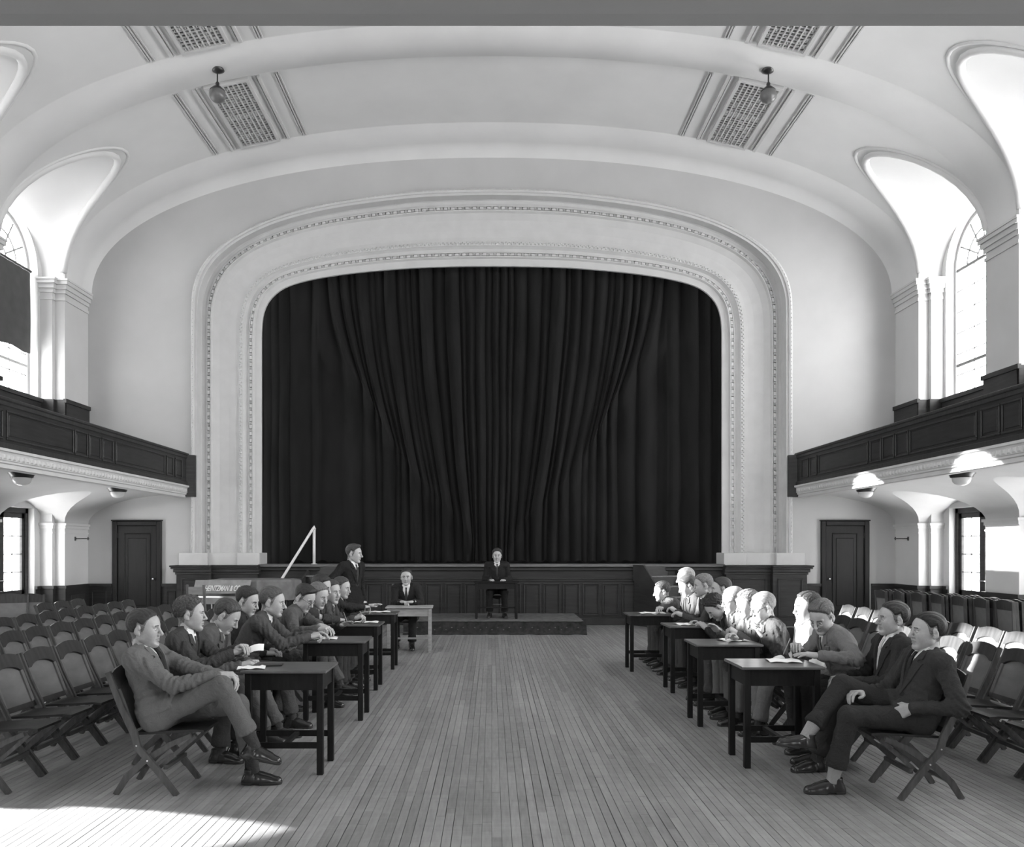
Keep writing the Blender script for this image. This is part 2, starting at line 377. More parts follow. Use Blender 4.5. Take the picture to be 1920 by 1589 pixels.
# stained patches are dirt on the rib plaster: thin irregular film is left to the material
# ------------------------------------------------------------------ windows
def arch_pts(yc, r, zs, n=18): return [(yc + r * math.cos(math.pi * k / n), zs + r * math.sin(math.pi * k / n)) for k in range(n + 1)]
wn = 0
M_FRAME = mat('window_frame_paint', 0.5, 0.5); M_MUNTIN = mat('window_lead_bars', 0.12, 0.5)
for sg in (-1, 1):
    for bi, b in enumerate(BAYS):
        wn += 1; X = sg * (XW + .2)
        fr = MB(); r = WIN_W
        ap = arch_pts(b, r - .03, WIN_SPR)
        path = [(X, b + r - .03, WIN_SILL)] + [(X, y, z) for y, z in ap] + [(X, b - r + .03, WIN_SILL)]
        fr.bar(path, 0.07, 0.06, (1, 0, 0)); fr.box(X - .04, X + .04, b - r, b + r, WIN_SILL, WIN_SILL + .05)
        w = fr.build('window_%d' % wn, M_FRAME)
        struct(w, 'tall arched window over the %s balcony, bay %s from stage' % ('left' if sg < 0 else 'right', ORD[bi]))
        if bi < 2:
            m = MB(); m.bbox(X - .02, X + .02, b - r, b + r, WIN_SPR - .03, WIN_SPR + .03); m.bbox(X - .02, X + .02, b - r, b + r, WIN_SILL + .62, WIN_SILL + .68)
            m.build('transom_bar', M_FRAME if sg < 0 else M_MUNTIN, w)
            for i in range(1, 6):
                z = WIN_SILL + .05 + i * (WIN_SPR - WIN_SILL - .05) / 6; MB().box(X - .01, X + .01, b - r, b + r, z - .008, z + .008).build('glazing_bar', M_MUNTIN, w)
            for i in (1, 2):
                y = b - r + 2 * r * i / 3; MB().box(X - .01, X + .01, y - .008, y + .008, WIN_SILL, WIN_SPR).build('glazing_bar', M_MUNTIN, w)
            for q in range(1, 6):
                a = math.pi * q / 6
                MB().tube([(X, b + .22 * math.cos(a), WIN_SPR + .22 * math.sin(a)), (X, b + r * math.cos(a), WIN_SPR + r * math.sin(a))], .017, 5).build('fanlight_bar', M_MUNTIN, w)
            for rr in (.22, .55):
                MB().tube([(X, y, z) for y, z in arch_pts(b, rr, WIN_SPR, 14)], .017, 5).build('fanlight_bar', M_MUNTIN, w)
            for i in range(6):
                z0 = WIN_SILL + .05 + i * (WIN_SPR - WIN_SILL - .05) / 6; z1 = z0 + (WIN_SPR - WIN_SILL - .05) / 6
                for j in range(3):
                    y0 = b - r + 2 * r * j / 3
                    MB().add([(X, y0, z0), (X, y0 + 2*r/3, z0), (X, y0 + 2*r/3, z1), (X, y0, z1)], [(0, 1, 2, 3)]).build('pane', GLASS, w)
            for q in range(6):
                a0, a1 = math.pi * q / 6, math.pi * (q + 1) / 6
                MB().add([(X, b + rr * math.cos(a), WIN_SPR + rr * math.sin(a)) for rr, a in ((0.0, a0), (r, a0), (r, (a0 + a1) / 2), (r, a1))], [(0, 1, 2, 3)]).build('pane', GLASS, w)
        else:
            m = MB(); pts = [(X, b + r, WIN_SILL)] + [(X, y, z) for y, z in arch_pts(b, r, WIN_SPR)] + [(X, b - r, WIN_SILL)]
            m.add(pts, [tuple(range(len(pts)))]).build('pane', GLASS, w)
        # roller blinds pulled down over part of the left windows
        if sg < 0:
            zb = 5.5 if bi != 3 else 4.52  # unseen fourth blind lowered to the sill to keep sun off the right foreground
            m = MB(); xb = X + .09; n = 14; P = []
            for i in range(9):
                z = zb + (7.10 - zb) * i / 8
                P.append([(xb + .008 * math.sin(3.1 * j + i * .7), b - r + .06 + (2 * r - .12) * j / n, z + (.02 * math.sin(j * .9) if i == 0 else 0)) for j in range(n + 1)])
            m.grid(P); bl = m.build('roller_blind', M_SHADE, smooth=True)
            MB().tube([(xb, b - r + .05, 7.13), (xb, b + r - .05, 7.13)], .025, 8).build('roller', M_SHADE, bl)
            tag(bl, 'dark roller blind half covering the %s left balcony window from stage' % ORD[bi], 'window blind', 'roller blinds on the left windows')
        L = bpy.data.lights.new('portal', 'AREA'); L.shape = 'RECTANGLE'; L.size = 2 * r; L.size_y = 3.2; L.cycles.is_portal = True
        po = bpy.data.objects.new('window_daylight', L); COL.objects.link(po); po.location = (sg * (XW + .24), b, 6.35); po.rotation_euler = (0, math.pi / 2 * (1 if sg > 0 else -1), 0)
        po.rotation_euler = Vector((-sg, 0, 0)).to_track_quat('-Z', 'Y').to_euler()

# glazed lower doors under the balconies
for sg in (-1, 1):
    for i, (ya, yb, za, zs, ar) in enumerate(LOWER[sg]):
        wn += 1; X = sg * (XW + .17); wide = yb - ya > 1.2; zt = zs + (ar * (yb - ya) / 2 if ar else 0)
        m = MB()
        for a, c in ((ya, ya + .09), (yb - .09, yb)): m.box(X - .05, X + .05, a, c, 0, zs)
        if not ar: m.box(X - .05, X + .05, ya, yb, zs - .1, zs)
        d = m.build('window_%d' % wn, M_WOOD); struct(d, 'glazed wooden double door under the %s balcony, %s from stage' % ('left' if sg < 0 else 'right', ORD[i]))
        leaves = [(ya + .09, (ya + yb) / 2), ((ya + yb) / 2, yb - .09)] if wide else [(ya + .09, yb - .09)]
        for a, c in leaves:
            m = MB(); st = .085; zt2 = zs - .1 if not ar else zt
            if not ar:
                m.box(X - .022, X + .022, a, a + st, .03, zt2); m.box(X - .022, X + .022, c - st, c, .03, zt2)
                m.box(X - .022, X + .022, a, c, zt2 - .1, zt2)
            m.box(X - .022, X + .022, a, c, .03, .82); m.box(X - sg * .03 - .006, X - sg * .03 + .006, a + .12, c - .12, .2, .7)
            lf = m.build('door_leaf', M_WOOD, d)
            if ar:
                continue
            g0, g1 = a + st, c - st
            for k in range(4):
                z0 = .82 + (zt2 - .92) * k / 4; z1 = .82 + (zt2 - .92) * (k + 1) / 4
                for h in range(2):
                    y0 = g0 + (g1 - g0) * h / 2; y1 = y0 + (g1 - g0) / 2
                    MB().add([(X, y0, z0), (X, y1, z0), (X, y1, z1), (X, y0, z1)], [(0, 1, 2, 3)]).build('pane', GLASS, lf)
                if k: MB().box(X - .012, X + .012, g0, g1, z0 - .009, z0 + .009).build('glazing_bar', M_MUNTIN, lf)
            MB().box(X - .012, X + .012, (g0 + g1) / 2 - .007, (g0 + g1) / 2 + .007, .82, zt2 - .1).build('glazing_bar', M_MUNTIN, lf)
            MB().tube([(X - sg * .05, c - .04 if a < (ya + yb) / 2 - .01 else a + .04, 1.02), (X - sg * .05, (c - .04 if a < (ya + yb) / 2 - .01 else a + .04) - .08, 1.02)], .012, 6).build('handle', M_CHROME, lf)
        L = bpy.data.lights.new('portal', 'AREA'); L.shape = 'RECTANGLE'; L.size = yb - ya; L.size_y = zt; L.cycles.is_portal = True
        po = bpy.data.objects.new('door_daylight', L); COL.objects.link(po); po.location = (sg * (XW + .26), (ya + yb) / 2, zt / 2)
        po.rotation_euler = Vector((-sg, 0, 0)).to_track_quat('-Z', 'Y').to_euler()

# ------------------------------------------------------------------ rear wall behind the camera, with unseen windows added to give frontal fill light
mb = MB(); rear_fill = [(-6.0, -4.4), (-.8, .8), (4.4, 6.0)]; x = -XW
for a, c in rear_fill:
    mb.box(x, a, YR - .2, YR, 0, 10.9); mb.box(a, c, YR - .2, YR, 0, 1.2); mb.box(a, c, YR - .2, YR, 2.0, 4.8); mb.box(a, c, YR - .2, YR, 7.2, 10.9); x = c
mb.box(x, XW, YR - .2, YR, 0, 10.9)
rear = mb.build('wall_rear', M_PLASTER); struct(rear, 'plain plaster wall at the camera end of the hall')
for a, c in rear_fill:
    for z0, z1 in ((1.2, 2.0), (4.8, 7.2)):  # panes and portals of the added fill windows
        MB().add([(a, YR - .1, z0), (c, YR - .1, z0), (c, YR - .1, z1), (a, YR - .1, z1)], [(0, 1, 2, 3)]).build('pane', GLASS, rear)
        L = bpy.data.lights.new('portal', 'AREA'); L.shape = 'RECTANGLE'; L.size = c - a; L.size_y = z1 - z0; L.cycles.is_portal = True
        po = bpy.data.objects.new('window_daylight', L); COL.objects.link(po); po.location = ((a + c) / 2, YR - .15, (z0 + z1) / 2)
        po.rotation_euler = Vector((0, 1, 0)).to_track_quat('-Z', 'Y').to_euler()
# rear gallery: its soft lower edge runs across the top of the picture
mb = MB(); P = []
for y, z in ((1.50, 3.0), (1.60, 2.78), (1.655, 2.72), (1.645, 2.695), (1.60, 2.69), (YR, 2.69)):
    P.append([(-6.4, y, z), (-3, y, z), (0, y, z), (3, y, z), (6.4, y, z)])
mb.grid(P); g = mb.build('trim_1', M_PLASTER, smooth=False); struct(g, 'plastered soffit edge of the rear gallery overhead')
MB().box(-6.4, 6.4, YR, 1.5, 2.95, 3.05).build('gallery_floor', M_WOODX, g)
MB().box(-6.4, 6.4, 1.42, 1.5, 3.0, 3.63).build('gallery_parapet', M_WOOD, g)
# ------------------------------------------------------------------ side balconies
XB = 6.42
def ring(mb, y0, y1, z0, z1, x, sg, w=.028, pr=.022):      # moulded frame round a sunk panel
    f = [(y0 - w, y1 + w, z0 - w, z0), (y0 - w, y1 + w, z1, z1 + w), (y0 - w, y0, z0, z1), (y1, y1 + w, z0, z1)]
    for a, b, c, d in f: mb.bbox(*sorted((sg * x, sg * (x - pr))), a, b, c, d, .008)
PAN = [(16.66, 16.98), (16.22, 16.52), (14.02, 16.08)]
for k in range(5):
    o = -PITCH * k
    PAN += [(13.54 + o, 13.89 + o), (13.10 + o, 13.45 + o), (12.66 + o, 13.01 + o), (10.88 + o, 12.57 + o)]
YE = 17.28
for sg, nm, side in ((-1, 'trim_2', 'left'), (1, 'trim_3', 'right')):
    mb = MB(); yn = YR
    mb.box(*sorted((sg * XB, sg * (XB + .09))), yn, YE, 2.94, 3.60)
    poly = [(0, 0), (.09, 0), (.3, .2), (.3, .26), (.2, .2)]      # splayed end against the back wall
    mb.prism([(XB, YE - .02), (XB + .09, YE - .02), (XB + .22, YB - .02), (XB - .15, YB - .02), (XB - .15, YE + .04)][::1], (0, 0, 2.72), (sg, 0, 0), (0, 1, 0), (0, 0, .88))
    bal = mb.build('%s' % nm, M_WOOD); fix_normals(bal.data); struct(bal, 'dark panelled wooden parapet of the %s balcony' % side)
    m = MB(); m.bbox(*sorted((sg * (XB - .035), sg * (XB + .13))), yn, YE + .06, 3.585, 3.635, .012); m.bbox(*sorted((sg * (XB - .02), sg * XB)), yn, YE + .03, 3.52, 3.585, .008)
    m.build('hand_rail', M_WOODX, bal)
    m = MB(); m.bbox(*sorted((sg * (XB - .025), sg * XB)), yn, YE, 2.94, 3.03, .008); m.build('bottom_rail', M_WOODX, bal)
    for a, b in PAN:
        m = MB(); ring(m, a, b, 3.10, 3.44, XB, sg); p = m.build('panel_moulding', M_WOODX, bal)
        MB().bbox(*sorted((sg * (XB - .010), sg * (XB + .01))), a + .03, b - .03, 3.13, 3.41, .008).build('panel', M_WOOD, p)
    # plaster cornice below
    m = MB(); prof = [(XB + .05, 2.95), (XB - .055, 2.95), (XB - .055, 2.915), (XB - .03, 2.905), (XB - .02, 2.885), (XB - .02, 2.80), (XB - .005, 2.79), (XB - .005, 2.765),
                      (XB + .02, 2.755), (XB + .02, 2.70), (XB + .05, 2.69), (XB + .15, 2.69), (XB + .25, 2.78)]
    m.grid([[(sg * x, yn, z) for x, z in prof], [(sg * x, YE, z) for x, z in prof]], flip=(sg > 0))
    m.add([(sg * x, YE, z) for x, z in prof[:-1]], [tuple(range(len(prof) - 1))])
    cor = m.build('cornice', M_TRIM, bal)
    m = MB(); y = 5.5
    while y < YE - .05:
        m.add([(sg * (XB - .02), y, 2.808), (sg * (XB - .02), y + .085, 2.808), (sg * (XB - .02), y + .085, 2.878), (sg * (XB - .02), y, 2.878), (sg * (XB - .036), y + .02, 2.825), (sg * (XB - .036), y + .06, 2.825), (sg * (XB - .036), y + .045, 2.865), (sg * (XB - .036), y + .035, 2.865)],
              [(4, 5, 6, 7), (0, 1, 5, 4), (1, 2, 6, 5), (2, 3, 7, 6), (3, 0, 4, 7)]); y += .105
    fix = m.build('leaf_ornament', M_TRIM, bal); fix_normals(fix.data); fix['kind'] = 'stuff'
    # balcony floor (tiers) and wooden dado on the wall behind
    m = MB(); m.box(*sorted((sg * (XB + .09), sg * XW)), yn, YB, 2.93, 2.99); m.box(*sorted((sg * (XB + 1.3), sg * XW)), yn, YB, 2.99, 3.2)
    m.build('gallery_floor', M_WOODX, bal)
    m = MB(); zd = 4.62
    m.box(*sorted((sg * (XW - .05), sg * XW)), yn, YB, 2.99, zd - .08); m.box(*sorted((sg * (XW - .09), sg * XW)), yn, YB, zd - .08, zd)
    for a, b in [(p - .45, p + .45) for p in PIERS] + [(16.545, YB)]:
        m.box(*sorted((sg * (XP - .03), sg * XP)), a - .03, b + (.03 if b < YB else 0), 2.99, zd - .06); m.box(*sorted((sg * (XP - .06), sg * XP)), a - .06, b + (.06 if b < YB else 0), zd - .06, zd + .02)
        m.box(*sorted((sg * (XP - .03), sg * (XW))), a - .05, a - .0, 2.99, zd); 
        m.box(*sorted((sg * (XP + .16), sg * XW)), a - .13, b + (.13 if b < YB else 0), 2.99, zd)
    m.build('gallery_dado', M_WOOD, bal)
    # vaulted soffit under the balcony
    A_, B_ = XP - (XB + .2), .65; zc = 2.13
    def sof(th): return (XP - A_ * (1 - math.cos(th)), zc + B_ * math.sin(th))
    rows = []; lun = MB()
    def th0l(y):
        for b in BAYS:
            t = abs(y - b) / HB
            if t < 1: return 1.08 * (1 - t ** 1.8) ** .7
        return 0.0
    ys = sorted(set([YB, YR] + [b + HB * math.cos(math.pi * k / 20) for b in BAYS for k in range(21)] + [b + s * (HB + .02) for b in BAYS for s in (-1, 1)]), reverse=True)
    for y in ys:
        a = th0l(y); rows.append([(sg * sof(a + (math.pi / 2 - a) * k / 12)[0], y, sof(a + (math.pi / 2 - a) * k / 12)[1]) for k in range(13)])
    m = MB(); m.grid(rows, flip=(sg > 0))
    for b in BAYS:
        P = []
        for k in range(21):
            y = b + HB * math.cos(math.pi * k / 20); x, z = sof(th0l(y)); t = min(1, abs(y - b) / HB)
            A = Vector((sg * x, y, z)); Bp = Vector((sg * (XW - .002), y, zc + .48 * math.sqrt(max(0, 1 - t * t)))); P.append([Bp.lerp(A, q / 6) for q in range(7)])
        m.grid(P, flip=(sg > 0))
    m.build('balcony_soffit', M_PLASTER, bal, smooth=True)
    # wainscot under the balcony
    m = MB(); H = .88; ys0 = YR
    openings = sorted(LOWER[sg])
    y = YR
    for oa, ob in [(o[0], o[1]) for o in openings] + [(YB, YB)]:
        m.box(*sorted((sg * (XW - .03), sg * XW)), y, oa, 0, H - .06); m.box(*sorted((sg * (XW - .06), sg * XW)), y, oa, H - .06, H); y = ob
    for a, b in [(p - .45, p + .45) for p in PIERS] + [(16.545, YB)]:
        e = .03 if b < YB else 0; s2 = .10 if b < YB else 0
        m.box(*sorted((sg * (XP - .03), sg * XW)), a - .03, b + e, 0, H - .06); m.box(*sorted((sg * (XP - .06), sg * XW)), a - .06, b + 2 * e, H - .06, H)
        m.box(*sorted((sg * (XP + .17), sg * XW)), a - .13, b + s2 + e, 0, H - .06); m.box(*sorted((sg * (XP + .14), sg * XW)), a - .16, b + s2 + 2 * e, H - .06, H)
    bb = m.build('baseboard_%s' % side, M_WOOD); struct(bb, 'dark wood wainscot along the %s wall' % side)
    m = MB(); m.bbox(*sorted((sg * (XP - .05), sg * (XP - .03))), 16.70, 17.3, .18, .68, .01); m.build('panel', M_WOODX, bb)
    # ceiling lamps under the balcony
    for k, yl in enumerate((15.42, 12.27, 9.12)):
        e = empty('ceiling_lamp', (sg * 7.02, yl, 2.775))
        tag(e, 'bronze-rimmed opal ceiling lamp under the %s balcony, %s' % (side, ('nearer the stage', 'at the picture edge', 'nearest the camera')[k]), 'ceiling lamp', 'lamps under the balconies')
        MB().lathe([(.0, .02), (.17, .02), (.195, .0), (.19, -.02), (.16, -.05), (.155, -.075), (.135, -.085), (.12, -.085)], seg=28).build('rim', M_METAL, e, True)
        MB().lathe([(.125, -.08), (.13, -.10), (.122, -.14), (.095, -.175), (.05, -.195), (.0, -.2)], seg=28).build('globe', M_GLOBE, e, True)
    # small iron coat bracket on the end pier
    e = empty('wall_bracket', (sg * XP, 16.95, 1.83)); tag(e, 'small iron wall bracket on the %s end pier beside the door' % side, 'bracket')
    q = -sg
    m = MB(); m.tube([(q * .0, 0, 0), (q * .10, 0, 0), (q * .30, -.02, 0)], .010, 6); m.build('arm', M_METAL, e)
    m = MB(); m.tube([(q * .28, -.02, -.03), (q * .28, -.02, .035)], .012, 6); m.build('pin', M_METAL, e)
    MB().bbox(*sorted((0, q * .015)), -.025, .025, -.04, .04, .004).build('wall_plate', M_METAL, e)

# ------------------------------------------------------------------ back wall, proscenium, stage
def smooth_path(pts, n):                      # Catmull-Rom, resampled by length
    P = [Vector(p) for p in pts]; P = [P[0] * 2 - P[1]] + P + [P[-1] * 2 - P[-2]]; out = []
    for i in range(1, len(P) - 2):
        for k in range(24):
            t = k / 24; a, b, c, d = P[i-1:i+3]
            out.append(0.5 * ((2 * b) + (c - a) * t + (2 * a - 5 * b + 4 * c - d) * t * t + (3 * b - a - 3 * c + d) * t ** 3))
    out.append(P[-2]); s = [0]
    for a, b in zip(out, out[1:]): s.append(s[-1] + (b - a).length)
    res = []; j = 0
    for k in range(n + 1):
        L = s[-1] * k / n
        while j < len(s) - 2 and s[j + 1] < L: j += 1
        t = (L - s[j]) / max(1e-9, s[j + 1] - s[j]); res.append(out[j].lerp(out[j + 1], t))
    return res
KX = YB / FPX
def half_path(pts, n): return smooth_path([((px - CX) * KX, 0, EYE - (py - CY) * KX) for px, py in pts], n)
inn_px = [(481, 1038), (481, 900), (481, 760), (481, 660), (481.5, 608), (486, 575), (500, 549), (528, 528), (575, 514), (650, 502), (760, 492), (850, 488.7), (922, 488)]
out_px = [(362, 1038), (362, 900), (362, 760), (362, 640), (362.5, 572), (367, 538), (380, 506), (405, 475), (450, 442), (520, 410), (620, 384), (760, 364.5), (850, 359), (922, 357.5)]
NP = 90
Li = half_path(inn_px, NP); Lo = half_path(out_px, NP)
def mir(h): return h + [Vector((-p.x, p.y, p.z)) for p in h[-2::-1]]
IN = mir(Li); OUT = mir(Lo)
def ppath(t): return [a.lerp(b, t) for a, b in zip(OUT, IN)]
PROF = [(-.012, 0.03), (-.01, -.06), (.02, -.09), (.045, -.08), (.05, -.05), (.085, -.05), (.089, .17), (.10, .20), (.14, .205), (.175, .19), (.18, .16), (.19, .16), (.19, .215), (.235, .215), (.235, .16), (.25, .16), (.27, .22),
        (.36, .28), (.5, .31), (.6, .32), (.655, .32), (.66, .28), (.725, .28), (.73, .30), (.76, .35), (.80, .36), (.81, .33), (.82, .33), (.82, .39), (.865, .39), (.865, .33), (.88, .33), (.90, .38), (1.0, .40), (1.0, .46)]
mb = MB(); rows = []
for t, dy in PROF: rows.append([(p.x, YB + dy - .03, p.z) for p in ppath(t)])
mb.grid(rows, flip=True)
pros = mb.build('trim_4', M_TRIM, smooth=False); struct(pros, 'moulded plaster proscenium arch framing the stage')
for p in pros.data.polygons: p.use_smooth = False
def along(t, step, fn, mb):
    P = ppath(t); s = 0.0; nxt = step / 2
    for a, b in zip(P, P[1:]):
        l = (b - a).length
        while nxt <= s + l:
            q = a.lerp(b, (nxt - s) / l); tg = (b - a).normalized(); fn(mb, q, tg, Vector((tg.z, 0, -tg.x))); nxt += step
        s += l
def lozenge(mb, c, tg, nr, y, a, b, d):
    c = Vector((c.x, y, c.z)); mb.add([c - tg * a, c + nr * b, c + tg * a, c - nr * b, c + Vector((0, -d, 0))], [(0, 1, 4), (1, 2, 4), (2, 3, 4), (3, 0, 4)])
def brick(mb, c, tg, nr, y, a, b, d):
    c = Vector((c.x, y, c.z)); A = [c - tg * a - nr * b, c + tg * a - nr * b, c + tg * a + nr * b, c - tg * a + nr * b]; B = [p * 1 + Vector((0, -d, 0)) for p in A]
    mb.add(A + B, [(4, 5, 6, 7), (0, 1, 5, 4), (1, 2, 6, 5), (2, 3, 7, 6), (3, 0, 4, 7)])
def bead(y):
    def f(mb, c, tg, nr):
        brick(mb, c - tg * .028, tg, nr, y, .040, .024, .055)
        for k in (.032, .057): brick(mb, c + tg * k, tg, nr, y, .0075, .026, .06)
    return f
for t, st, fn, nm in ((.2125, .155, bead(YB + .185), 'bead_course'), (.8425, .15, bead(YB + .36), 'bead_course'),
                      (.016, .085, lambda m, c, t_, n_: lozenge(m, c, t_, n_, YB - .105, .034, .02, .03), 'leaf_course'),
                      (.692, .085, lambda m, c, t_, n_: (lozenge(m, c + n_ * .012, t_, n_, YB + .252, .034, .03, .035), lozenge(m, c + t_ * .042 - n_ * .02, t_, n_, YB + .252, .02, .018, .03)), 'leaf_course')):
    m = MB(); along(t, st, fn, m); o = m.build(nm, M_TRIM, pros); fix_normals(o.data); o['kind'] = 'stuff'
# wall round the proscenium
mb = MB(); P = ppath(0.0)
base = [Vector((P[0].x, 0, 0))] + P + [Vector((P[-1].x, 0, 0))]
base = [q for q in base]
def outer(p):
    d = Vector((p.x, 0, max(p.z, 0))); k = min(9.2 / abs(d.x) if abs(d.x) > 1e-6 else 1e9, 10.95 / d.z if d.z > 1e-6 else 1e9); return d * k
OU = [outer(p) for p in base]
for i in range(len(OU) - 1):                # square the two upper corners of the wall sheet
    if abs(abs(OU[i].x) - 9.2) < 1e-4 and abs(OU[i + 1].z - 10.95) < 1e-4: OU[i + 1] = Vector((math.copysign(9.2, OU[i].x), 0, 10.95)); break
for i in range(len(OU) - 1, 0, -1):
    if abs(abs(OU[i].x) - 9.2) < 1e-4 and abs(OU[i - 1].z - 10.95) < 1e-4: OU[i - 1] = Vector((math.copysign(9.2, OU[i].x), 0, 10.95)); break
mb.grid([[(p.x, YB, p.z) for p in base], [(q.x, YB, q.z) for q in OU]], flip=True)
wb = mb.build('wall_back', M_WALLBACK); struct(wb, 'grey painted end wall around the proscenium')
# stage house behind the curtain
m = MB(); m.box(-7, 7, 19.2, 19.3, 0, 9.5); m.box(-7, -6.9, 17.9, 19.3, 0, 9.5); m.box(6.9, 7, 17.9, 19.3, 0, 9.5); m.box(-7, 7, 17.9, 19.3, 9.4, 9.5)
struct(m.build('wall_stage', M_BLACK), 'dark stage house wall behind the curtain')
# plaster plinth blocks
for sg, side in ((-1, 'left'), (1, 'right')):
    m = MB()
    for a, b, pr in ((6.62, 6.02, .13), (6.02, 5.40, .06), (5.40, 4.92, .10)): m.bbox(*sorted((sg * a, sg * b)), YB - pr, YB + .5, 1.27, 1.535, .01)
    m.build('plinth_block', M_TRIM, pros)
# stage front
ZS = 1.25
mb = MB(); mb.box(-5.0, 5.0, YB - .02, 19.2, .0, ZS)
stage = mb.build('stage', M_WOOD); struct(stage, 'dark panelled wooden stage front')
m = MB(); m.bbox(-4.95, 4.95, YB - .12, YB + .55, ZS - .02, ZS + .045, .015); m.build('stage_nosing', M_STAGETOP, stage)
m = MB(); m.bbox(-4.95, 4.95, YB - .07, YB, ZS - .10, ZS - .02, .02); m.bbox(-4.95, 4.95, YB - .05, YB, .93, .97, .008); m.bbox(-4.95, 4.95, YB - .065, YB, .97, .99, .006)
m.bbox(-4.95, 4.95, YB - .055, YB, 0, .14, .01); m.build('stage_moulding', M_WOODX, stage)
NPAN = 23; pw = .418
for i in range(NPAN):
    xc = (i - (NPAN - 1) / 2) * pw + .02; a, b = xc - .155, xc + .155; z0, z1 = .22, .86
    m = MB()
    for q in ((a - .025, b + .025, z0 - .025, z0), (a - .025, b + .025, z1, z1 + .025), (a - .025, a, z0, z1), (b, b + .025, z0, z1)): m.bbox(q[0], q[1], YB - .05, YB - .015, q[2], q[3], .007)
    p = m.build('panel_moulding', M_WOODX, stage); MB().bbox(a + .025, b - .025, YB - .032, YB - .015, z0 + .025, z1 - .025, .006).build('panel', M_WOOD, p)
# wooden pedestals each side of the stage
for sg, side in ((-1, 'left'), (1, 'right')):
    m = MB(); m.bbox(*sorted((sg * 6.60, sg * 5.88)), YB - .32, YB, 0, 1.19, .01); m.bbox(*sorted((sg * 5.88, sg * 4.93)), YB - .20, YB, 0, 1.19, .01)
    ped = m.build('trim_%d' % (5 if sg < 0 else 6), M_WOOD); struct(ped, 'panelled wooden pedestal under the %s proscenium leg' % side)
    m = MB()
    for z0, z1, pr in ((1.08, 1.13, .02), (1.13, 1.2, .05), (1.2, 1.24, .09), (1.24, 1.275, .11)):
        m.bbox(*sorted((sg * (6.60 + pr), sg * (5.88 - pr * .3))), YB - .32 - pr, YB, z0, z1, .008); m.bbox(*sorted((sg * 5.9, sg * 4.9)), YB - .2 - pr, YB, z0, z1, .008)
    m.build('cap_moulding', M_WOODX, ped)
    for a, b in ((6.50, 5.98), (5.78, 5.06)):
        yy = YB - .32 if a > 6 else YB - .2
        m = MB(); x0, x1 = sorted((sg * a, sg * b))
        for q in ((x0, x1, .2, .23), (x0, x1, .97, 1.0), (x0, x0 + .03, .23, .97), (x1 - .03, x1, .23, .97)): m.bbox(q[0], q[1], yy - .022, yy + .01, q[2], q[3], .007)
        m.build('panel_moulding', M_WOODX, ped)
    # wainscot and door on the end wall
    m = MB(); dx = [(8.1, 7.02)]
    for a, b in ((8.63, 8.08), (7.03, 6.6)):
        m.box(*sorted((sg * a, sg * b)), YB - .03, YB, 0, .82); m.box(*sorted((sg * a, sg * b)), YB - .06, YB, .82, .88)
        m.box(*sorted((sg * a, sg * b)), YB - .045, YB, 0, .14)
        x0, x1 = sorted((sg * (a - .12), sg * (b + .12)))
        for q in ((x0, x1, .22, .245), (x0, x1, .70, .725), (x0, x0 + .025, .245, .70), (x1 - .025, x1, .245, .70)): m.bbox(q[0], q[1], YB - .045, YB - .02, q[2], q[3], .006)
    wsc = m.build('baseboard_%s_end' % side, M_WOOD); struct(wsc, 'dark wood wainscot on the end wall by the %s door' % side)
    x0, x1 = (-8.06, -7.02) if sg < 0 else (7.0, 8.02)
    zt = 2.21
    m = MB(); m.bbox(x0, x0 + .10, YB - .075, YB, 0, zt, .012); m.bbox(x1 - .10, x1, YB - .075, YB, 0, zt, .012); m.bbox(x0 + .10, x1 - .10, YB - .074, YB, zt - .10, zt, .012); m.bbox(x0 - .02, x1 + .02, YB - .085, YB, zt, zt + .025, .008)
    d = m.build('door_%d' % (1 if sg < 0 else 2), M_DOOR); struct(d, 'dark wooden panelled door in the end wall, %s of stage' % side)
    m = MB(); m.bbox(x0 + .10, x1 - .10, YB - .03, YB, .01, zt - .10, .004); lf = m.build('door_leaf', M_DOOR, d)
    a, b = x0 + .24, x1 - .24; m = MB()
    for q in ((a, b, .3, .325), (a, b, 1.93, 1.955), (a, a + .025, .325, 1.93), (b - .025, b, .325, 1.93)): m.bbox(q[0], q[1], YB - .048, YB - .02, q[2], q[3], .008)
    m.bbox(a + .08, b - .08, YB - .042, YB - .02, .41, 1.85, .012)
    m.build('door_panel', M_DOOR, lf)
    kx = x1 - .17 if sg < 0 else x0 + .17
    m = MB(); m.tube([(kx, YB - .03, .98), (kx, YB - .06, .98), (kx, YB - .075, .98), (kx, YB - .09, .98)], [.012, .012, .028, .018], 10); m.build('knob', M_CHROME, lf, True)
    for z in (.35, 1.85):
        hx = x0 + .10 if sg < 0 else x1 - .10; MB().bbox(hx - .012, hx + .012, YB - .045, YB - .025, z, z + .11, .003).build('hinge', M_METAL, lf)

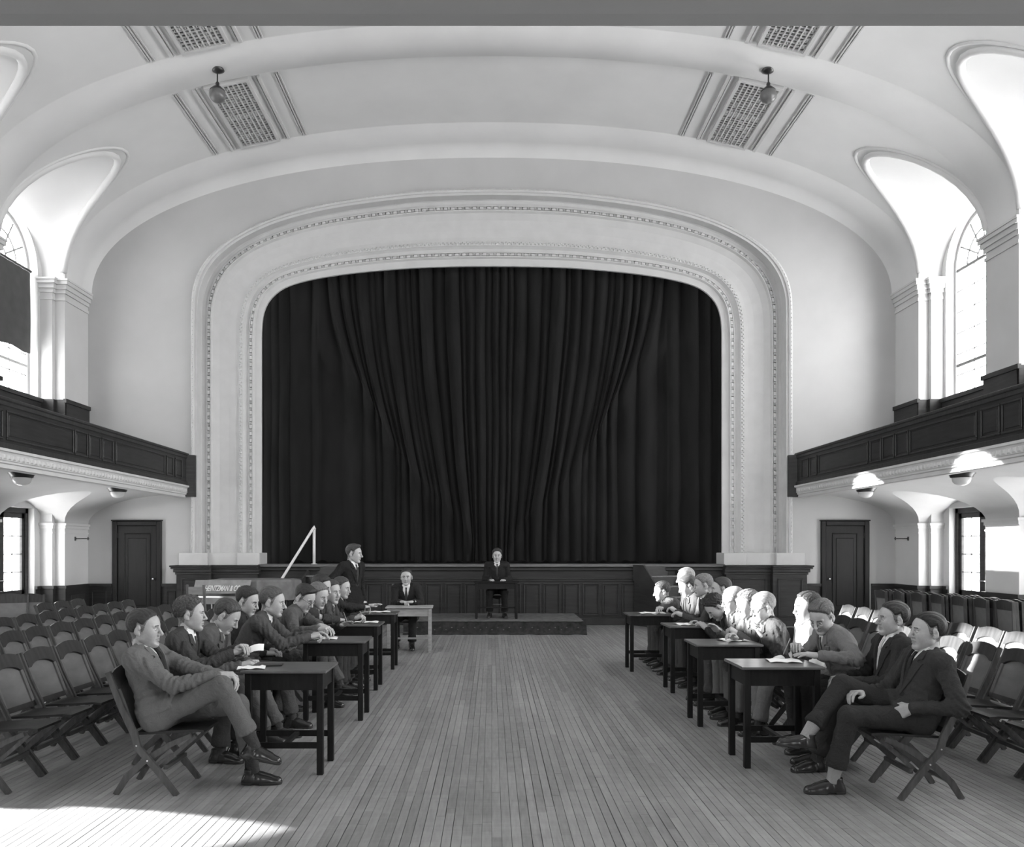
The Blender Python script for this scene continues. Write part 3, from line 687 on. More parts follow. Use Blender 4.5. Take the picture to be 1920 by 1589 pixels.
# ------------------------------------------------------------------ stage curtain: two halves, folds swept towards the middle and let fall
swag_px = [(590, 560), (600, 640), (635, 724), (681, 808), (724, 864), (759, 904), (808, 949), (845, 985), (880, 1050), (930, 1056)]
def swag(xa):                                   # height of the gather for a fold hanging at |x| from the centre (top position)
    px = 922 - xa / KX
    tops = [560, 585, 625, 664, 702, 735, 790, 832, 880, 930]
    zs = [p[1] for p in swag_px]
    return EYE - (np.interp(px, tops, zs) - CY) * KX
def curtain(side):
    rnd = np.random.RandomState(11 if side < 0 else 12); NX, NZ = 460, 110
    u = np.linspace(0.0, 5.35, NX) * side
    fold = np.zeros(NX)
    x = 0.0; c = []
    while x < 5.6:                              # irregular pleats
        w = rnd.uniform(.13, .34) if x < 3.7 else rnd.uniform(.15, .5); c.append((x + w / 2, w, (w * rnd.uniform(.35, .75)) * (1.0 if x < 3.7 else .5))); x += w
    for cx, w, a in c:
        t = np.clip((np.abs(u) - cx) / (w / 2), -1, 1); prof = np.cos(t * np.pi / 2) ** .9
        fold = np.maximum(fold, a * prof)
    z = np.linspace(ZS + .05, 8.25, NZ)[::-1]
    P = np.zeros((NZ, NX, 3)); zs = np.array([swag(abs(q)) for q in u]); ztop = 8.0
    sh = np.interp(np.abs(u), [0, .35, .8, 1.4, 2.2, 2.9, 3.3, 3.7, 3.95, 6], [0, .08, .32, .5, .58, .62, .60, .40, 0, 0])
    for k, zz in enumerate(z):
        t = np.clip((ztop - zz) / np.maximum(.2, ztop - zs), 0, 1)
        dx = -np.sign(u) * sh * t ** 1.9
        below = np.clip((zs - zz) / .5, 0, 1)
        wob = .02 * np.sin(zz * 1.7 + np.abs(u) * 5)
        P[k, :, 0] = u + dx + wob * .5 + .02
        bulge = .10 * np.exp(-((zz - zs) / .35) ** 2) * (sh > .05)
        amp = 1.0 - .25 * below + .15 * np.sin(zz * .9 + u * 3)
        P[k, :, 1] = YB + .98 - fold * amp - bulge * .6 + .06 * below * (sh > .05)
        P[k, :, 2] = zz - (.02 * rnd.rand() if k == NZ - 1 else 0)
    m = MB(); m.grid(P.tolist(), flip=(side < 0)); o = m.build('stage_curtain', M_CURTAIN, smooth=True)
    tag(o, 'dark velvet stage curtain, %s half, folds swept toward the centre' % ('left' if side < 0 else 'right'), 'curtain', 'main stage curtain')
    m = MB(); P = []                              # hem bunched on the boards
    xs = np.linspace(.1, 4.6, 90) * side
    for r in range(7):
        a = r / 6; row = []
        for i, xx in enumerate(xs):
            hgt = .05 + .035 * math.sin(i * .9 + side) * math.sin(i * .37)
            row.append((xx + .02, YB + .86 - .16 * math.sin(a * math.pi / 2 * 2) - .05 * math.sin(i * .31), ZS + .045 + hgt * math.sin(a * math.pi)))
        P.append(row)
    m.grid(P, flip=(side > 0)); m.build('hem', M_CURTAIN, o, True)
for s in (-1, 1): curtain(s)

# ------------------------------------------------------------------ plaster grilles and hanging lamps on the vault
M_GRILLE = mat('grille_plaster', 0.5, 0.85, 0.2, 20); M_GVOID = mat('grille_void', 0.02, 0.95, .4, 30)
def on_vault(x, y, o=0.075):
    th = math.acos(math.copysign(min(1, abs(x) / (XP + .4 * o)) ** (NSE / 2), x)); vx, vz = vault(th, o); return Vector((vx, y, vz))
def vnorm(x):
    a = on_vault(x - .02, 0); b = on_vault(x + .02, 0); t = (b - a).normalized(); return Vector((t.z, 0, -t.x))
for sg, side in ((-1, 'left'), (1, 'right')):
    for bi, b in enumerate(BAYS[:2]):
        y0, y1 = b - HB + .05, b + HB - .03; xc = sg * 4.68 + .03; hw = .34
        e = empty('ceiling_grille', (0, 0, 0)); tag(e, 'pierced plaster ceiling grille with side mouldings, %s, %s' % (side, ('beside the stage arch', 'cut by the top edge')[bi]), 'ceiling grille', 'plaster ceiling grilles')
        def S(s, y, d=0.0):
            x = xc + s; p = on_vault(x, y); return p + vnorm(x) * d
        def strip(s0, s1, d, mm, nm, parent=e, ya=y0, yb=y1):
            m = MB(); d0 = -.02
            A = [S(s0, ya, d0), S(s1, ya, d0), S(s1, ya, d), S(s0, ya, d)]; B = [S(s0, yb, d0), S(s1, yb, d0), S(s1, yb, d), S(s0, yb, d)]
            m.add(A + B, [(3, 2, 1, 0), (4, 5, 6, 7), (0, 1, 5, 4), (1, 2, 6, 5), (2, 3, 7, 6), (3, 0, 4, 7)]); o = m.build(nm, mm, parent); fix_normals(o.data); return o
        strip(-hw, hw, .004, M_GVOID, 'grille_back', e, y0 + .03, y1 - .03)
        rnd = random.Random(5 + bi + sg)
        # lattice of small bars, uneven like cast foliage
        m = MB(); nx, ny = 8, 28
        for i in range(nx + 1):
            s = -hw + 2 * hw * i / nx; A = [S(s - .012, y0, .0), S(s + .012, y0, 0), S(s + .012, y0, .05), S(s - .012, y0, .05)]; B = [q + Vector((0, y1 - y0, 0)) for q in A]
            m.add(A + B, [(0, 1, 5, 4), (1, 2, 6, 5), (2, 3, 7, 6), (3, 0, 4, 7)])
        for j in range(ny + 1):
            yy = y0 + (y1 - y0) * j / ny; w = .013
            A = [S(-hw, yy - w, .0), S(-hw, yy + w, 0), S(-hw, yy + w, .034), S(-hw, yy - w, .034)]; B = [S(hw, yy - w, .0), S(hw, yy + w, 0), S(hw, yy + w, .034), S(hw, yy - w, .034)]
            m.add(A + B, [(0, 1, 5, 4), (1, 2, 6, 5), (2, 3, 7, 6), (3, 0, 4, 7)])
        for i in range(nx):
            for j in range(ny):
                if rnd.random() < .35 or j in (0, 13, 14, 27):
                    s = -hw + 2 * hw * (i + .5) / nx; yy = y0 + (y1 - y0) * (j + .5) / ny; r = rnd.uniform(.012, .035) if j not in (13, 14) else .042
                    ps = [S(s - r, yy, .03), S(s, yy - r, .03), S(s + r, yy, .03), S(s, yy + r, .03), S(s, yy, .05)]; m.add(ps, [(0, 1, 4), (1, 2, 4), (2, 3, 4), (3, 0, 4), (3, 2, 1, 0)])
        o = m.build('lattice', M_GRILLE, e); fix_normals(o.data); o['kind'] = 'stuff'
        for q in (-1, 1):
            strip(min(q * (hw), q * (hw + .05)), max(q * hw, q * (hw + .05)), .06, M_TRIM, 'grille_frame')
            for a, w, d in ((.15, .03, .025), (.20, .05, .045), (.49, .02, .025), (.53, .02, .035), (.57, .02, .025)):
                s0, s1 = sorted((q * (hw + a), q * (hw + a + w))); strip(s0, s1, d, M_TRIM, 'moulding')
        for ya, yb in ((y0 - .02, y0 + .04), (y1 - .06, y1)): strip(-hw - .05, hw + .05, .06, M_TRIM, 'grille_frame', e, ya, yb)
    p = on_vault(sg * 4.66 + .02, PIERS[0] + .05, 0)
    e = empty('pendant_lamp', p); tag(e, 'small dark pendant lamp hanging from the %s ceiling rib' % side, 'pendant lamp', 'pendant lamps on the ceiling')
    MB().lathe([(.0, .04), (.10, .03), (.115, .0), (.07, -.03), (.02, -.05), (.0, -.05)], seg=18).build('ceiling_rose', M_METAL, e, True)
    MB().tube([(0, 0, 0), (0, 0, -.24)], .012, 6).build('stem', M_METAL, e)
    MB().lathe([(.02, -.20), (.035, -.23), (.03, -.26), (.07, -.29), (.12, -.34), (.13, -.36), (.12, -.36)], seg=18).build('gallery', M_METAL, e, True)
    MB().lathe([(.115, -.345), (.14, -.41), (.13, -.47), (.09, -.52), (.04, -.545), (0, -.55)], seg=20).build('shade', mat('pendant_glass', .13, .3), e, True)
# ------------------------------------------------------------------ dais, stage steps, hand rail
def dais():
    x0, x1, y0, y1, z = -1.62, 1.74, 15.62, YB - .06, .24
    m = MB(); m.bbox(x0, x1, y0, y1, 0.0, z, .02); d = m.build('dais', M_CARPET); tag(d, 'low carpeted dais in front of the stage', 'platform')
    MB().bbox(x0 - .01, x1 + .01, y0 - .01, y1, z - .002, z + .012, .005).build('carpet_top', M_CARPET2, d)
    m = MB(); P = []
    for r, (oy, zz) in enumerate(((.0, z - .01), (-.02, .15), (-.035, .06), (-.07, .012), (-.13, .004))):
        P.append([(x0 - .06 + (x1 - x0 + .12) * i / 60, y0 - .012 + oy + .012 * math.sin(i * 1.3 + r), zz + (.006 * math.sin(i * .8) if r == 4 else 0)) for i in range(61)])
    m.grid(P, flip=True); m.build('carpet_drop', M_CARPET, d, True)
    for k in range(30):                       # small woven sprigs on the carpet front
        xx = x0 + .1 + (x1 - x0 - .2) * k / 29; zz = .13 if k % 2 else .09
        MB().add([(xx - .02, y0 - .045, zz), (xx, y0 - .045, zz - .012), (xx + .02, y0 - .045, zz), (xx, y0 - .048, zz + .014)], [(0, 1, 2, 3)]).build('carpet_sprig', M_CARPET2, d)
dais()
SDIR = {-1: Vector((-.5, -.866, 0)), 1: Vector((.5, -.866, 0))}
def stair(side):
    sg = -1 if side == 'left' else 1; n = 6; run = .19; hw_ = .42; d = SDIR[sg]
    e = empty('stage_steps', (sg * 3.50 + .02, YB - .16, 0), math.atan2(d.y, d.x)); tag(e, 'dark wooden steps up to the stage at the %s' % side, 'steps')
    for i in range(n - 1):
        z1 = ZS * (n - i - 1) / n + .02; x0 = run * i - (.34 if i == 0 else 0)
        MB().bbox(x0, run * (i + 1) + .025, -hw_, hw_, z1 - .035, z1, .006).build('tread', M_STAGETOP, e)
        MB().box(run * (i + 1) - .02, run * (i + 1), -hw_, hw_, max(0, z1 - ZS / n), z1 - .035).build('riser', M_WOOD, e)
    MB().box(-.02, 0, -hw_, hw_, ZS * (n - 1) / n, ZS).build('riser', M_WOOD, e)
    L = run * n
    for s_ in (-1, 1):
        m = MB(); m.prism([(-.30, ZS + .03), (.03, ZS + .03), (L + .10, .0), (L - .22, 0), (-.22, ZS - .32), (-.30, ZS - .30)], (0, s_ * (hw_ + .002) - .02, 0), (1, 0, 0), (0, 0, 1), (0, .04, 0)); o = m.build('stringer', M_WOODX, e); fix_normals(o.data)
        m = MB(); m.prism([(-.30, 0), (L - .25, 0), (-.20, ZS - .33), (-.30, ZS - .3)], (0, s_ * (hw_ - .02) - .008, 0), (1, 0, 0), (0, 0, 1), (0, .016, 0)); o = m.build('side_panel', M_WOOD, e); fix_normals(o.data)
    return e
stair('left'); stair('right')
a = W(589, 1062, YB - .10); top_ = Vector((a.x, a.y, 2.055)); e = empty('hand_rail', (a.x, a.y, ZS + .045)); tag(e, 'pale pipe hand rail rising over the left stage steps', 'hand rail')
o3 = Vector((a.x, a.y, ZS + .045)); m = MB(); m.tube([Vector((0, 0, 0)), top_ - o3], .030, 10); m.build('post', M_PIPE, e, True)
en = top_ + SDIR[-1] * 1.16 + Vector((0, 0, -1.28)); el_ = top_ + Vector((0, 0, .03))
m = MB(); m.tube([top_ - o3 + Vector((.012, 0, -.02)), el_ - o3, el_ + (en - top_) * .04 - o3, en - o3], [.031, .031, .028, .028], 10); m.build('rail', M_PIPE, e, True)
m = MB(); m.tube([en - o3, Vector((en.x, en.y, .0)) - o3], .028, 10); m.build('post', M_PIPE, e, True)
m = MB(); m.lathe([(0, .012), (.06, .012), (.065, 0)], (0, 0, 0), 14); m.build('floor_flange', M_PIPE, e, True)

# ------------------------------------------------------------------ covered grand piano
def piano():
    Y = 15.0; e = empty('grand_piano', (-4.52, 15.35, 0)); e.scale = (.86, .95, .97); tag(e, 'grand piano under a cloth cover with white maker lettering', 'piano')
    # outline seen from above: keyboard end towards the camera's left
    out = [(-.80, -.62), (.35, -.62), (.95, -.30), (1.0, .25), (.78, .55), (.3, .62), (-.80, .62)]
    prof = [(0, 1.09), (.03, 1.085), (.055, 1.05), (.075, .86), (.08, .72)]
    n = len(out); m = MB(); rows = []
    def offs(d): 
        r = []
        for i in range(n):
            p = Vector(out[i]).to_3d(); a = Vector(out[i-1]).to_3d(); b = Vector(out[(i+1) % n]).to_3d()
            t = (b - a).normalized(); r.append(p + Vector((t.y, -t.x, 0)) * d)
        return r
    for d, z in prof[1:]: rows.append([(p.x, p.y, z + .012 * math.sin(p.x * 9 + p.y * 5 + d * 40)) for p in offs(d)])
    m.grid(rows[::-1], closed=True); m.add([(p.x, p.y, 1.085) for p in offs(.03)], [tuple(range(n))])
    cv = m.build('cover', M_COVER, e, False); fix_normals(cv.data)
    # near flap of the cover carrying the lettering
    m = MB(); P = []
    for r in range(6):
        a = r / 5; P.append([(-.90 + 1.16 * i / 16, -.70 - .16 * a - .02 * math.sin(i * .9) * a, 1.10 - .24 * a) for i in range(17)])
    m.grid(P, flip=False); fl = m.build('cover_flap', M_COVERL, e, True); fix_normals(fl.data)
    m = MB(); m.bbox(-.86, .22, -.80, -.60, .66, .80, .02); m.build('key_slip', M_COVERL, e)
    cu = bpy.data.curves.new('lettering', 'FONT'); cu.body = 'HEINTZMAN & CO'; cu.size = .19; cu.extrude = .002; cu.shear = .22; cu.space_character = .96; cu.offset = .001
    cu.materials.append(M_PAPER); tmp = link('lettering_curve', cu, None); dg = bpy.context.evaluated_depsgraph_get(); tme = bpy.data.meshes.new_from_object(tmp.evaluated_get(dg)); bpy.data.objects.remove(tmp); t = link('lettering', tme, e, (-.66, -.874, .905)); t.rotation_euler = (math.radians(56), 0, math.radians(0)); t.scale = (.47, .90, 1)
    for x, y in ((-.6, -.45), (-.6, .45), (.75, .05)):
        MB().lathe([(.045, .08), (.05, .3), (.07, .5), (.075, .72)], (x, y, 0), 10).build('leg', M_BLACK, e, True); MB().lathe([(.0, 0), (.03, .0), (.03, .06), (.02, .08)], (x, y, 0), 10).build('castor', M_METAL, e, True)
    MB().bbox(-.78, .6, -.5, .5, .66, .76, .02).build('case_bottom', M_BLACK, e)
piano()

# ------------------------------------------------------------------ chairs
def folding_chair():
    root = empty('folding_chair'); hw = .205
    top, bend, foot = Vector((-.385, 0, .82)), Vector((-.205, 0, .36)), Vector((.075, 0, 0))
    for s in (-1, 1):
        y = s * hw; pts = [top + Vector((0, y, 0)), top.lerp(bend, .5) + Vector((0, y, 0)), bend + Vector((-.004, y, .05)), bend + Vector((.02, y, -.04)), bend.lerp(foot, .5) + Vector((0, y, 0)), foot + Vector((0, y, 0))]
        MB().bar(pts, [.036, .04, .046, .046, .042, .036], .022, (0, 1, 0)).build('stile', M_CHAIR, root)
        y2 = s * (hw - .026); q = [Vector((.16, y2, .395)), Vector((.02, y2, .335)), Vector((-.165, y2, .215)), Vector((-.275, y2, .11)), Vector((-.345, y2, 0))]
        MB().bar(q, [.03, .036, .042, .042, .036], .02, (0, 1, 0)).build('rear_leg', M_CHAIR, root)
        m = MB(); 
        for c in (Vector((-.19, s * (hw + .013), .335)), Vector((-.118, s * (hw + .013), .235))): m.tube([c - Vector((0, s * .004, 0)), c + Vector((0, s * .003, 0))], [.009, .006], 8)
        m.build('rivet', M_CHROME, root)
    d = (top - bend).normalized(); nrm = Vector((d.z, 0, -d.x)); o = bend + d * .07; u = Vector((0, 1, 0)); L = (top - bend).length - .07; w = hw - .012
    N = 10
    arc = [(w * (1 - 2 * k / N), L - .012 + .032 * (1 - (1 - 2 * k / N) ** 2)) for k in range(N + 1)]
    low = [(-w + .035 + (2 * w - .07) * k / N, L - .128 + .042 * (1 - abs(1 - 2 * k / N) ** 2.4)) for k in range(N + 1)]
    m = MB(); m.prism([(-w, L - .13), (-w + .035, L - .13)] + low[1:-1] + [(w - .035, L - .13), (w, L - .13)] + arc, o + nrm * .0, u, d, nrm * .022); r = m.build('top_rail', M_CHAIRR, root); fix_normals(r.data)
    m = MB(); P = []
    for i in range(5):
        b = .035 + (L - .09) * i / 4; P.append([o + u * (-w + 2 * w * k / N) + d * b + nrm * (.008 - .014 * (1 - (1 - 2 * k / N) ** 2)) for k in range(N + 1)])
    m.grid(P, flip=True); P2 = [[q - nrm * .008 for q in row] for row in P]; m.grid(P2); r = m.build('back_panel', M_CHAIRP, root, True)
    for s in (-1, 1):
        m = MB(); m.prism([(s * (w - .034), .0), (s * w, .0), (s * w, L - .12), (s * (w - .034), L - .12)], o + nrm * .0, u, d, nrm * .016); r = m.build('back_stile', M_CHAIRP, root); fix_normals(r.data)
    m = MB(); m.prism([(-w, .0), (w, .0), (w, .04), (-w, .04)], o, u, d, nrm * .016); r = m.build('bottom_rail', M_CHAIRR, root); fix_normals(r.data)
    m = MB(); top_, bot = [], []; nx, ny = 8, 8                      # dished seat board
    for i in range(nx + 1):
        a = i / nx; x = -.225 + .46 * a; hwid = (hw - .03) * (1 - .10 * (1 - a)) * (1 if a < .85 else 1 - (a - .85) * .8); row, rb = [], []
        for j in range(ny + 1):
            t = -1 + 2 * j / ny; z = .408 + .028 * a - .012 * (1 - t * t) * math.sin(a * math.pi) - (.012 if a > .95 else 0); row.append((x, hwid * t, z)); rb.append((x, hwid * t, z - .016))
        top_.append(row); bot.append(rb)
    m.grid(top_, flip=True); m.grid(bot)
    e_t = [top_[0][j] for j in range(ny + 1)] + [top_[i][ny] for i in range(1, nx + 1)] + [top_[nx][j] for j in range(ny - 1, -1, -1)] + [top_[i][0] for i in range(nx - 1, 0, -1)]
    e_b = [(x, y, z - .016) for x, y, z in e_t]; m.grid([e_t, e_b], closed=True); r = m.build('seat', M_CHAIRS, root); fix_normals(r.data)
    MB().bbox(-.03, .0, -hw + .03, hw - .03, .165, .195, .004).build('stretcher', M_CHAIR, root)
    MB().bbox(-.30, -.275, -hw + .03, hw - .03, .095, .125, .004).build('stretcher', M_CHAIR, root)
    for s in (-1, 1): MB().bar([(-.06, s * (hw - .048), .175), (.18, s * (hw - .048), .385)], .026, .014, (0, 1, 0)).build('seat_brace', M_CHAIR, root)
    return root
CH0 = folding_chair(); CH_USED = [False]
def place_chair(x, y, rz, label, group):
    o = CH0 if not CH_USED[0] else copy_tree(CH0); CH_USED[0] = True
    o.location = (x, y, 0); o.rotation_euler = (0, 0, rz); return tag(o, label, 'chair', group)
def row(xtop, y0, n, rz, desc, group, skip=(), step=.465):
    sg = 1 if rz == 0 else -1
    for k in range(n):
        if k in skip: continue
        y = y0 + step * k; j = random.uniform(-.015, .015)
        place_chair(xtop + sg * .385 + j, y + random.uniform(-.008, .008), rz + random.uniform(-.03, .03), 'wooden folding chair, %s from the camera end of %s' % (ORD[k], desc), group)
row(-3.68, 5.70, 13, 0, 'left front empty row', 'left front row of empty chairs')
row(-4.68, 6.55, 12, 0, 'left second empty row', 'left second row of empty chairs')
row(-5.66, 8.55, 10, 0, 'left third empty row', 'left third row of empty chairs')
row(-6.55, 12.0, 3, 0, 'short row under left balcony', 'left fourth row of empty chairs')
row(4.22, 5.15, 11, math.pi, 'right front empty row', 'right front row of empty chairs')
row(5.06, 6.45, 12, math.pi, 'right second empty row', 'right second row of empty chairs')
def folded_chair():
    root = empty('folded_chair'); hw = .205
    for s in (-1, 1):
        MB().bar([(0, s * hw, 0), (.0, s * hw, .45), (-.02, s * hw, .93)], .042, .022, (0, 1, 0)).build('stile', M_CHAIR, root)
        MB().bar([(.035, s * (hw - .026), .02), (.04, s * (hw - .026), .25), (.035, s * (hw - .026), .50)], .034, .02, (0, 1, 0)).build('rear_leg', M_CHAIR, root)
    w = hw - .012; N = 10; L = .93
    arc = [(w * (1 - 2 * k / N), L - .012 + .032 * (1 - (1 - 2 * k / N) ** 2)) for k in range(N + 1)]
    m = MB(); m.prism([(-w, L - .12), (w, L - .12)] + arc, (-.03, 0, 0), (0, 1, 0), (0, 0, 1), (.022, 0, 0)); o = m.build('top_rail', M_CHAIRR, root); fix_normals(o.data)
    MB().bbox(-.022, -.012, -w, w, .50, L - .11, .003).build('back_panel', M_CHAIRP, root)
    MB().bbox(.012, .026, -hw + .04, hw - .04, .10, .52, .004).build('seat', M_CHAIRS, root)
    MB().bbox(.02, .045, -hw + .03, hw - .03, .06, .09, .003).build('stretcher', M_CHAIR, root)
    return root
F0 = folded_chair(); fu = False
for lay in range(5):
    for k in range(7):
        if lay == 4 and k < 2: continue
        o = copy_tree(F0) if fu else F0; fu = True
        o.location = (6.55 + .1 * lay + .07 * (6 - k) * .9 + random.uniform(-.015, .015), 11.0 + .45 * k + random.uniform(-.02, .02) + .05 * lay, 0)
        o.rotation_euler = (0, random.uniform(.05, .11), math.pi + random.uniform(-.06, .06) - .12)
        tag(o, 'folded chair in the right wall stack, %s from camera, %s layer from aisle' % (ORD[k], ORD[lay]), 'chair', 'folded chairs by the right wall')
for k in range(5):
    o = copy_tree(F0); o.location = (-7.75 + .17 * k, 12.62 - .14 * (k % 2) - .03 * k, 0); o.rotation_euler = (0, -.09, -1.2 + random.uniform(-.15, .15))
    tag(o, 'folded wooden chair leaning by the left glazed door, %s from the wall' % ORD[k], 'chair', 'folded chairs by the left wall')

# ladder-back chair beside the piano
def ladder_chair():
    p = W(381, 1150, 13.9); e = empty('ladder_back_chair', (p.x, 13.9, 0), math.radians(80)); tag(e, 'pale ladder-back wooden chair standing beside the covered piano', 'chair')
    for s in (-1, 1):
        MB().bar([(-.19, s * .15, 0), (-.19, s * .15, .45), (-.25, s * .15, 1.03)], .036, .032, (0, 1, 0)).build('leg', M_CHAIRP, e)
        MB().bar([(.19, s * .18, 0), (.19, s * .18, .44)], .036, .036, (0, 1, 0)).build('leg', M_CHAIRP, e)
    for z, h in ((.93, .13), (.76, .045), (.66, .045)):
        x = -.19 - .06 * (z - .45) / .58; m = MB(); m.grid([[(x - .012 * (1 - (k / 4 - 1) ** 2) , -.15 + .3 * k / 8, z - h / 2) for k in range(9)], [(x - .006 - .012 * (1 - (k / 4 - 1) ** 2), -.15 + .3 * k / 8, z + h / 2) for k in range(9)]])
        m.grid([[(x + .014 - .012 * (1 - (k / 4 - 1) ** 2), -.15 + .3 * k / 8, z - h / 2) for k in range(9)], [(x + .008 - .012 * (1 - (k / 4 - 1) ** 2), -.15 + .3 * k / 8, z + h / 2) for k in range(9)]], flip=True)
        m.build('slat', M_LIGHTWOOD, e)
    MB().bbox(-.21, .22, -.19, .19, .43, .46, .008).build('seat', M_CHAIRP, e)
    for s in (-1, 1): MB().tube([(-.19, s * .16, .2), (.19, s * .18, .2)], .011, 6).build('stretcher', M_CHAIRP, e)
    MB().tube([(.19, -.18, .25), (.19, .18, .25)], .011, 6).build('stretcher', M_CHAIRP, e)
    return e
lad = ladder_chair()
# seats of the two men in the middle
for nm, loc, rz, lb in (('side_chair', (-1.53, 13.72, 0), math.radians(-90), 'plain wooden chair of the man at the pale table'), ('side_chair', (.10, 16.72, .252), math.radians(-90), 'plain wooden chair of the gowned man on the dais')):
    o = copy_tree(lad); o.name = nm; o.location = loc; o.rotation_euler = (0, 0, rz); tag(o, lb, 'chair')

# ------------------------------------------------------------------ desks
def desk(x, y, label, z0=0.0, w=.62, d=.48, h=.76, mt=None, mf=None, rz=0.0, cross=True):
    mt = mt or M_TOP; mf = mf or M_TABLE
    e = empty('desk', (x, y, z0), rz); tag(e, label, 'desk', 'small writing desks along the aisle' if cross else None)
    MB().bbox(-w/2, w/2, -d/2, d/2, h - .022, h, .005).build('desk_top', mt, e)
    lx, ly = w/2 - .05, d/2 - .045; t = .023
    for sx in (-1, 1):
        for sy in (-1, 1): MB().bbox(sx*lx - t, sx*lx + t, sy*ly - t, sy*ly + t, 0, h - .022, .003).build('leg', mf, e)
    for sy in (-1, 1): MB().box(-lx + t, lx - t, sy*ly - .011, sy*ly + .011, h - .145, h - .022).build('apron', mf, e)
    for sx in (-1, 1): MB().box(sx*lx - .011, sx*lx + .011, -ly + t, ly - t, h - .145, h - .022).build('apron', mf, e)
    if cross:
        for sy in (-1, 1): MB().bbox(-lx + t, lx - t, sy*ly - .01, sy*ly + .01, .19, .235, .003).build('stretcher', mf, e)
        MB().bbox(-.02, .02, -ly, ly, .20, .228, .003).build('cross_stretcher', mf, e)
    else:
        for sx in (-1, 1): MB().bbox(sx*lx - .01, sx*lx + .01, -ly + t, ly - t, .19, .225, .003).build('stretcher', mf, e)
        MB().bbox(-lx, lx, -.015, .015, .195, .222, .003).build('cross_stretcher', mf, e)
    return e
DL = [(-1.505, 6.16), (-1.51, 8.02), (-1.60, 9.68), (-1.60, 11.30)]; DR = [(2.17, 6.34), (2.18, 7.76), (2.31, 9.50), (2.12, 11.10)]
NEAR = ['nearest the camera', 'second from the camera', 'third from the camera', 'nearest the stage']
for k, (x, y) in enumerate(DL): desk(x, y, 'small dark desk on the left of the aisle, %s' % NEAR[k])
for k, (x, y) in enumerate(DR): desk(x, y, 'small dark desk on the right of the aisle, %s' % NEAR[k])
desk(-1.30, 13.02, 'pale wooden table of the man facing the camera', w=.74, d=.5, h=.72, mt=M_LIGHTWOOD, mf=M_LIGHTWOOD, rz=math.radians(3), cross=False)
desk(.09, 16.22, 'dark reading desk of the gowned man on the dais', z0=.252, w=.88, d=.45, h=.73, mt=M_TABLE, cross=False)
# papers, notebook
def paper(px, py, Y, z, label, w=.21, l=.28, rz=0.0, x=None):
    p = W(px, py, Y); m = MB(); P = []
    for i in range(7): P.append([((i / 6 - .5) * w, (j / 4 - .5) * l, .003 + .010 * math.sin(i * 1.1 + j * .6) ** 2) for j in range(5)])
    m.grid(P, flip=True); m.grid([[(a, b, c - .0015) for a, b, c in r] for r in P])
    o = m.build('paper_sheet', M_PAPER, None, True, (p.x if x is None else x, Y, z)); o.rotation_euler = (0, 0, rz); tag(o, label, 'paper')
paper(472, 1247, 6.05, .76, 'crumpled white paper beside the notebook on the near left desk', .2, .15, .2)
paper(612, 1196, 8.0, .76, 'white paper under the writing hands on the second left desk', .22, .2, .1)
paper(690, 1166, 9.75, .76, 'long white sheet on the third left desk', .30, .2, .0, -1.49)
paper(650, 1166, 9.62, .76, 'smaller sheet under the pens on the third left desk', .18, .16, .1, -1.76)
paper(716, 1143, 11.3, .76, 'curled white sheets on the left desk nearest the stage', .30, .22, .2, -1.55)
paper(1472, 1238, 6.42, .76, 'sheet of paper being written on at the near right desk', .24, .2, -.1, 2.28)
paper(1385, 1200, 7.85, .76, 'white sheet under the pen on the second right desk', .24, .22, .3, 2.30)
paper(1280, 1168, 9.45, .76, 'sheet held down on the third right desk', .2, .2, .2, 2.22)
paper(1240, 1150, 11.1, .76, 'long sheet on the right desk nearest the stage', .34, .24, .1, 2.16)
nb = MB().bbox(-.085, .085, -.05, .05, 0, .012, .002).build('notebook', M_BLACK, None, False, (-1.66, 6.18, .76)); nb.rotation_euler = (0, 0, .12); tag(nb, 'thin dark notebook lying on the near left desk', 'notebook')
MB().box(-.082, .083, -.048, .048, .003, .009).build('pages', M_PAPER, nb)
# ------------------------------------------------------------------ people: distance-field bodies meshed with surface nets
A3 = lambda *q: np.array(q, float)
def nrm(v): return v / (np.linalg.norm(v) + 1e-12)
def cap(a, b, ra, rb=None, ax=None, k=1.0): return ('c', np.asarray(a, float), np.asarray(b, float), ra, ra if rb is None else rb, ax, k)
def ell(c, r, R=None): return ('e', np.asarray(c, float), np.asarray(r, float), R)
def pd(pr, P):
    if pr[0] == 'c':
        _, a, b, ra, rb, ax, k = pr; D = P - a; ba = b - a
        if ax is not None:
            s = 1 / k - 1; D = D + ax * (D @ ax)[..., None] * s; ba = ba + ax * (ba @ ax) * s
        t = np.clip((D @ ba) / (ba @ ba + 1e-12), 0, 1)
        return np.linalg.norm(D - t[..., None] * ba, axis=-1) - (ra + (rb - ra) * t)
    _, c, r, R = pr; D = P - c
    if R is not None: D = D @ R
    return (np.linalg.norm(D / r, axis=-1) - 1) * r.min()
def pbox(pr):
    if pr[0] == 'c': r = max(pr[3], pr[4]); return np.minimum(pr[1], pr[2]) - r, np.maximum(pr[1], pr[2]) + r
    r = pr[2] if pr[3] is None else np.full(3, pr[2].max()); return pr[1] - r, pr[1] + r
def smin(a, b, k):
    h = np.clip(.5 + .5 * (b - a) / k, 0, 1); return b + (a - b) * h - k * h * (1 - h)
def evalp(prims, P, k):
    d = np.full(P.shape[:-1], 1.0)
    for pr in prims: d = smin(d, pd(pr, P), k)
    return d
